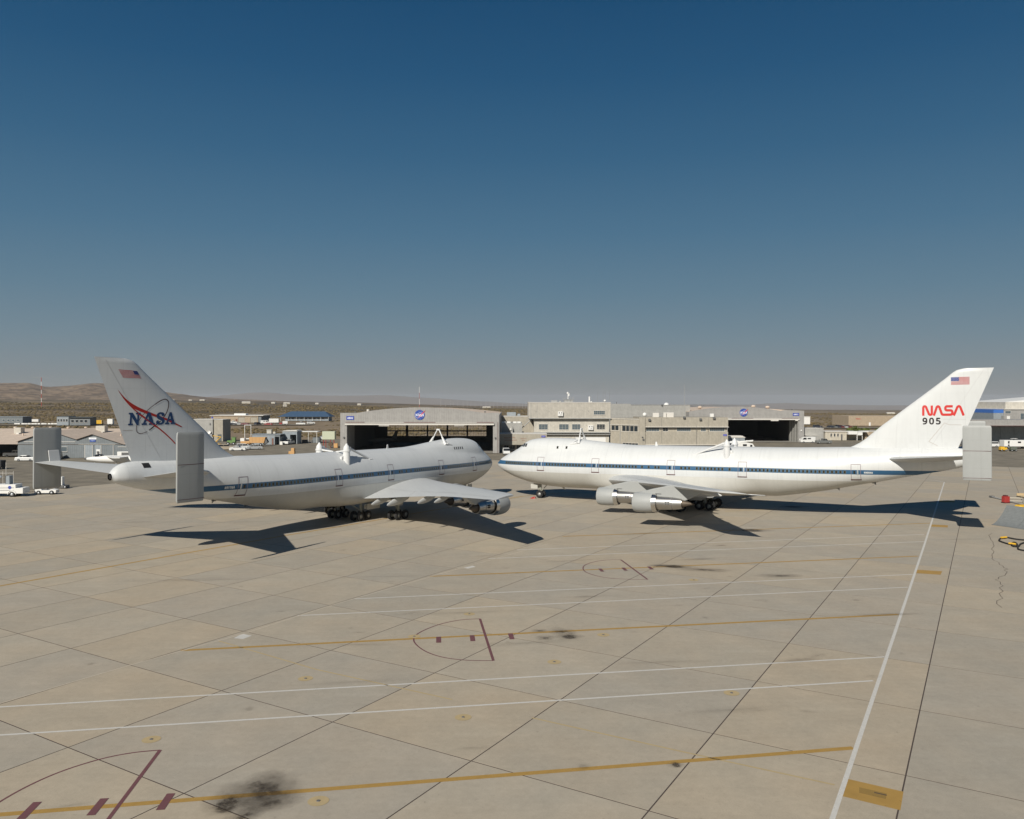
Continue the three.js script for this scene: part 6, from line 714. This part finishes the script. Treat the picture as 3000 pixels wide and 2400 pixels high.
// right foreground equipment
{
  const Rb = thing('fire_extinguisher_cart', 'dark red wheeled extinguisher box at the right edge', 'extinguisher', [75.2, 0, -127.2], 0.2); part('cabinet', rb(0.9, 0.95, 0.7, 0.06, 0, 0.55, 0), M.red, Rb); part('top_panel', bx(0.5, 0.2, 0.5, -0.05, 1.1, 0), mat(0.12, 0.02, 0.02, 0.6), Rb); part('base', bx(1.0, 0.1, 0.75, 0, 0.06, 0), M.black, Rb); part('rail', [bar([0.4, 0.8, 0.2], [2.4, 0.75, 0.6], 0.04), bar([0.4, 0.35, 0.2], [2.4, 0.3, 0.6], 0.04)], M.cream, Rb);
  const bd = thing('blast_deflector', 'curved grey steel blast deflector at the right edge', 'blast deflector', [61, 0, -103.6], 0.43);
  const prof = []; for (let i = 0; i <= 14; i++) { const t = i / 14; prof.push([t * 2.9, 2.3 * Math.pow(t, 1.7)]); } const sheet = (z0, z1) => { const s = [...prof.map(([x, y]) => [x, y + 0.05]), ...prof.slice().reverse().map(([x, y]) => [x + 0.02, y - 0.01])]; return toCreasedNormals(prism(s, z1 - z0).translate(0, 0, (z0 + z1) / 2), 0.5); };
  const steelP = mat(0.3, 0.32, 0.33, 0.5, { metalness: 0.2, map: plasterMap }); part('deflector_panel', sheet(-1.6, 1.45), steelP, bd); part('deflector_panel', sheet(1.5, 4.6), steelP, bd); part('back_strut', [-1.2, 1.5, 4.3].flatMap((z) => [bar([2.85, 2.2, z], [4.3, 0, z], 0.07), bar([2.0, 1.1, z], [3.0, 0, z], 0.06), bar([0.2, 0.03, z], [4.3, 0.03, z], 0.05)]), M.grey, bd); part('back_panel', prism([[3.0, 2.15], [4.5, 0.05], [4.65, 0.05], [3.12, 2.2]], 5.6).translate(0, 0, 1.6), steelP, bd);
  const Yt = thing('yellow_tank_cart', 'bright yellow tank cart behind the blast deflector', 'cart', [69.3, 0, -113.5], 0.3); part('tank', rb(1.7, 0.85, 1.2, 0.3, 0, 1.05, 0), M.yellowPaint, Yt); part('frame', [rb(2.6, 0.2, 1.2, 0.05, -0.3, 0.5, 0), rb(0.9, 0.7, 1.1, 0.06, -1.3, 0.6, 0.4), rb(0.8, 0.12, 0.9, 0.04, -1.3, 1.05, 0.4)], M.orangePaint, Yt); wheels(Yt, [[-1.2, 0.55], [0.7, 0.55], [-1.2, -0.55], [0.7, -0.55]]); part('hose', tube([[0.8, 1.2, 0.3], [1.6, 1.4, 0.2], [3, 1.1, 0.2], [4, 0.6, 0]], 0.05, 20, 6), M.black, Yt);
  const Rk = thing('dolly_rack', 'jumble of dark red frame dollies at the right edge', 'dolly', [69.6, 0, -109], 0.3); for (const [x, z] of [[0, 0], [1.3, 0.6], [2.5, -0.3]]) part('frame', [bar([x - 0.6, 0.9, z], [x + 0.7, 0.3, z + 0.4], 0.08), bar([x - 0.5, 0.3, z + 0.3], [x + 0.6, 0.9, z], 0.08), rb(0.7, 0.35, 0.5, 0.06, x, 0.4, z)], mat(0.25, 0.12, 0.15, 0.6), Rk); part('tank', new THREE.SphereGeometry(0.35, 14, 10).translate(2.2, 0.6, 0.9), M.cream, Rk);
  const Br = thing('tow_bar', 'long grey tow bar lying beyond the yellow tank cart', 'tow bar', [77, 0, -125]); part('bar', bar([0, 0.15, -9], [-1.5, 0.15, 5], 0.1), M.grey, Br); part('cross_piece', [bx(1.2, 0.15, 0.2, -1.5, 0.15, 5), bx(0.6, 0.2, 0.6, 0, 0.2, -9)], M.greyDark, Br); 
  const Wk = thing('wash_stand', 'pale wooden pallet stack with a red box at the right edge', 'pallet', [83.5, 0, -133.5]); for (let i = 0; i < 5; i++) part('plank', bx(3.6, 0.1, 0.5, 0, 0.2 + (i % 2) * 0.02, -1.4 + i * 0.62), mat(0.5, 0.4, 0.24, 0.85), Wk); part('side_board', bx(3.6, 0.5, 0.1, 0, 0.35, -1.7), mat(0.5, 0.38, 0.22, 0.85), Wk); part('red_box', rb(0.6, 0.5, 0.5, 0.05, 0.3, 0.5, 1), M.red, Wk);
  const h1 = [[60, -92], [57.36, -93.18], [56.67, -93.8], [56.26, -94.92], [55.53, -94.59], [54.59, -93.48], [54.16, -92.7], [53.97, -91.48], [54.06, -90.59], [54.74, -91.03], [54.4, -89.86], [53.78, -88.71], [53.13, -87.18], [55, -85]], h2 = [[53.95, -90.15], [53.66, -89.14], [54.04, -89.14], [55.34, -90.74], [58, -93]];
  const Hs = thing('hose', 'black hose looped on the concrete at the right edge', 'hose', [0, 0, 0]); part('hose_loop', tube(h1.map(([x, z], i) => [x, 0.09 + (i > 8 && i < 11 ? 0.12 : 0), z]), 0.085, 160, 8), M.tyre, Hs); part('hose_loop', tube(h2.map(([x, z]) => [x, 0.1, z]), 0.085, 80, 8), M.tyre, Hs); for (const [a, b] of [[[55.2, -94.2], [56.0, -94.5]], [[53.9, -90.5], [54.3, -89.9]]]) part('hose_clamp', bar([a[0], 0.2, a[1]], [b[0], 0.2, b[1]], 0.11), M.yellowPaint, Hs);
}

renderer.render(scene, camera);
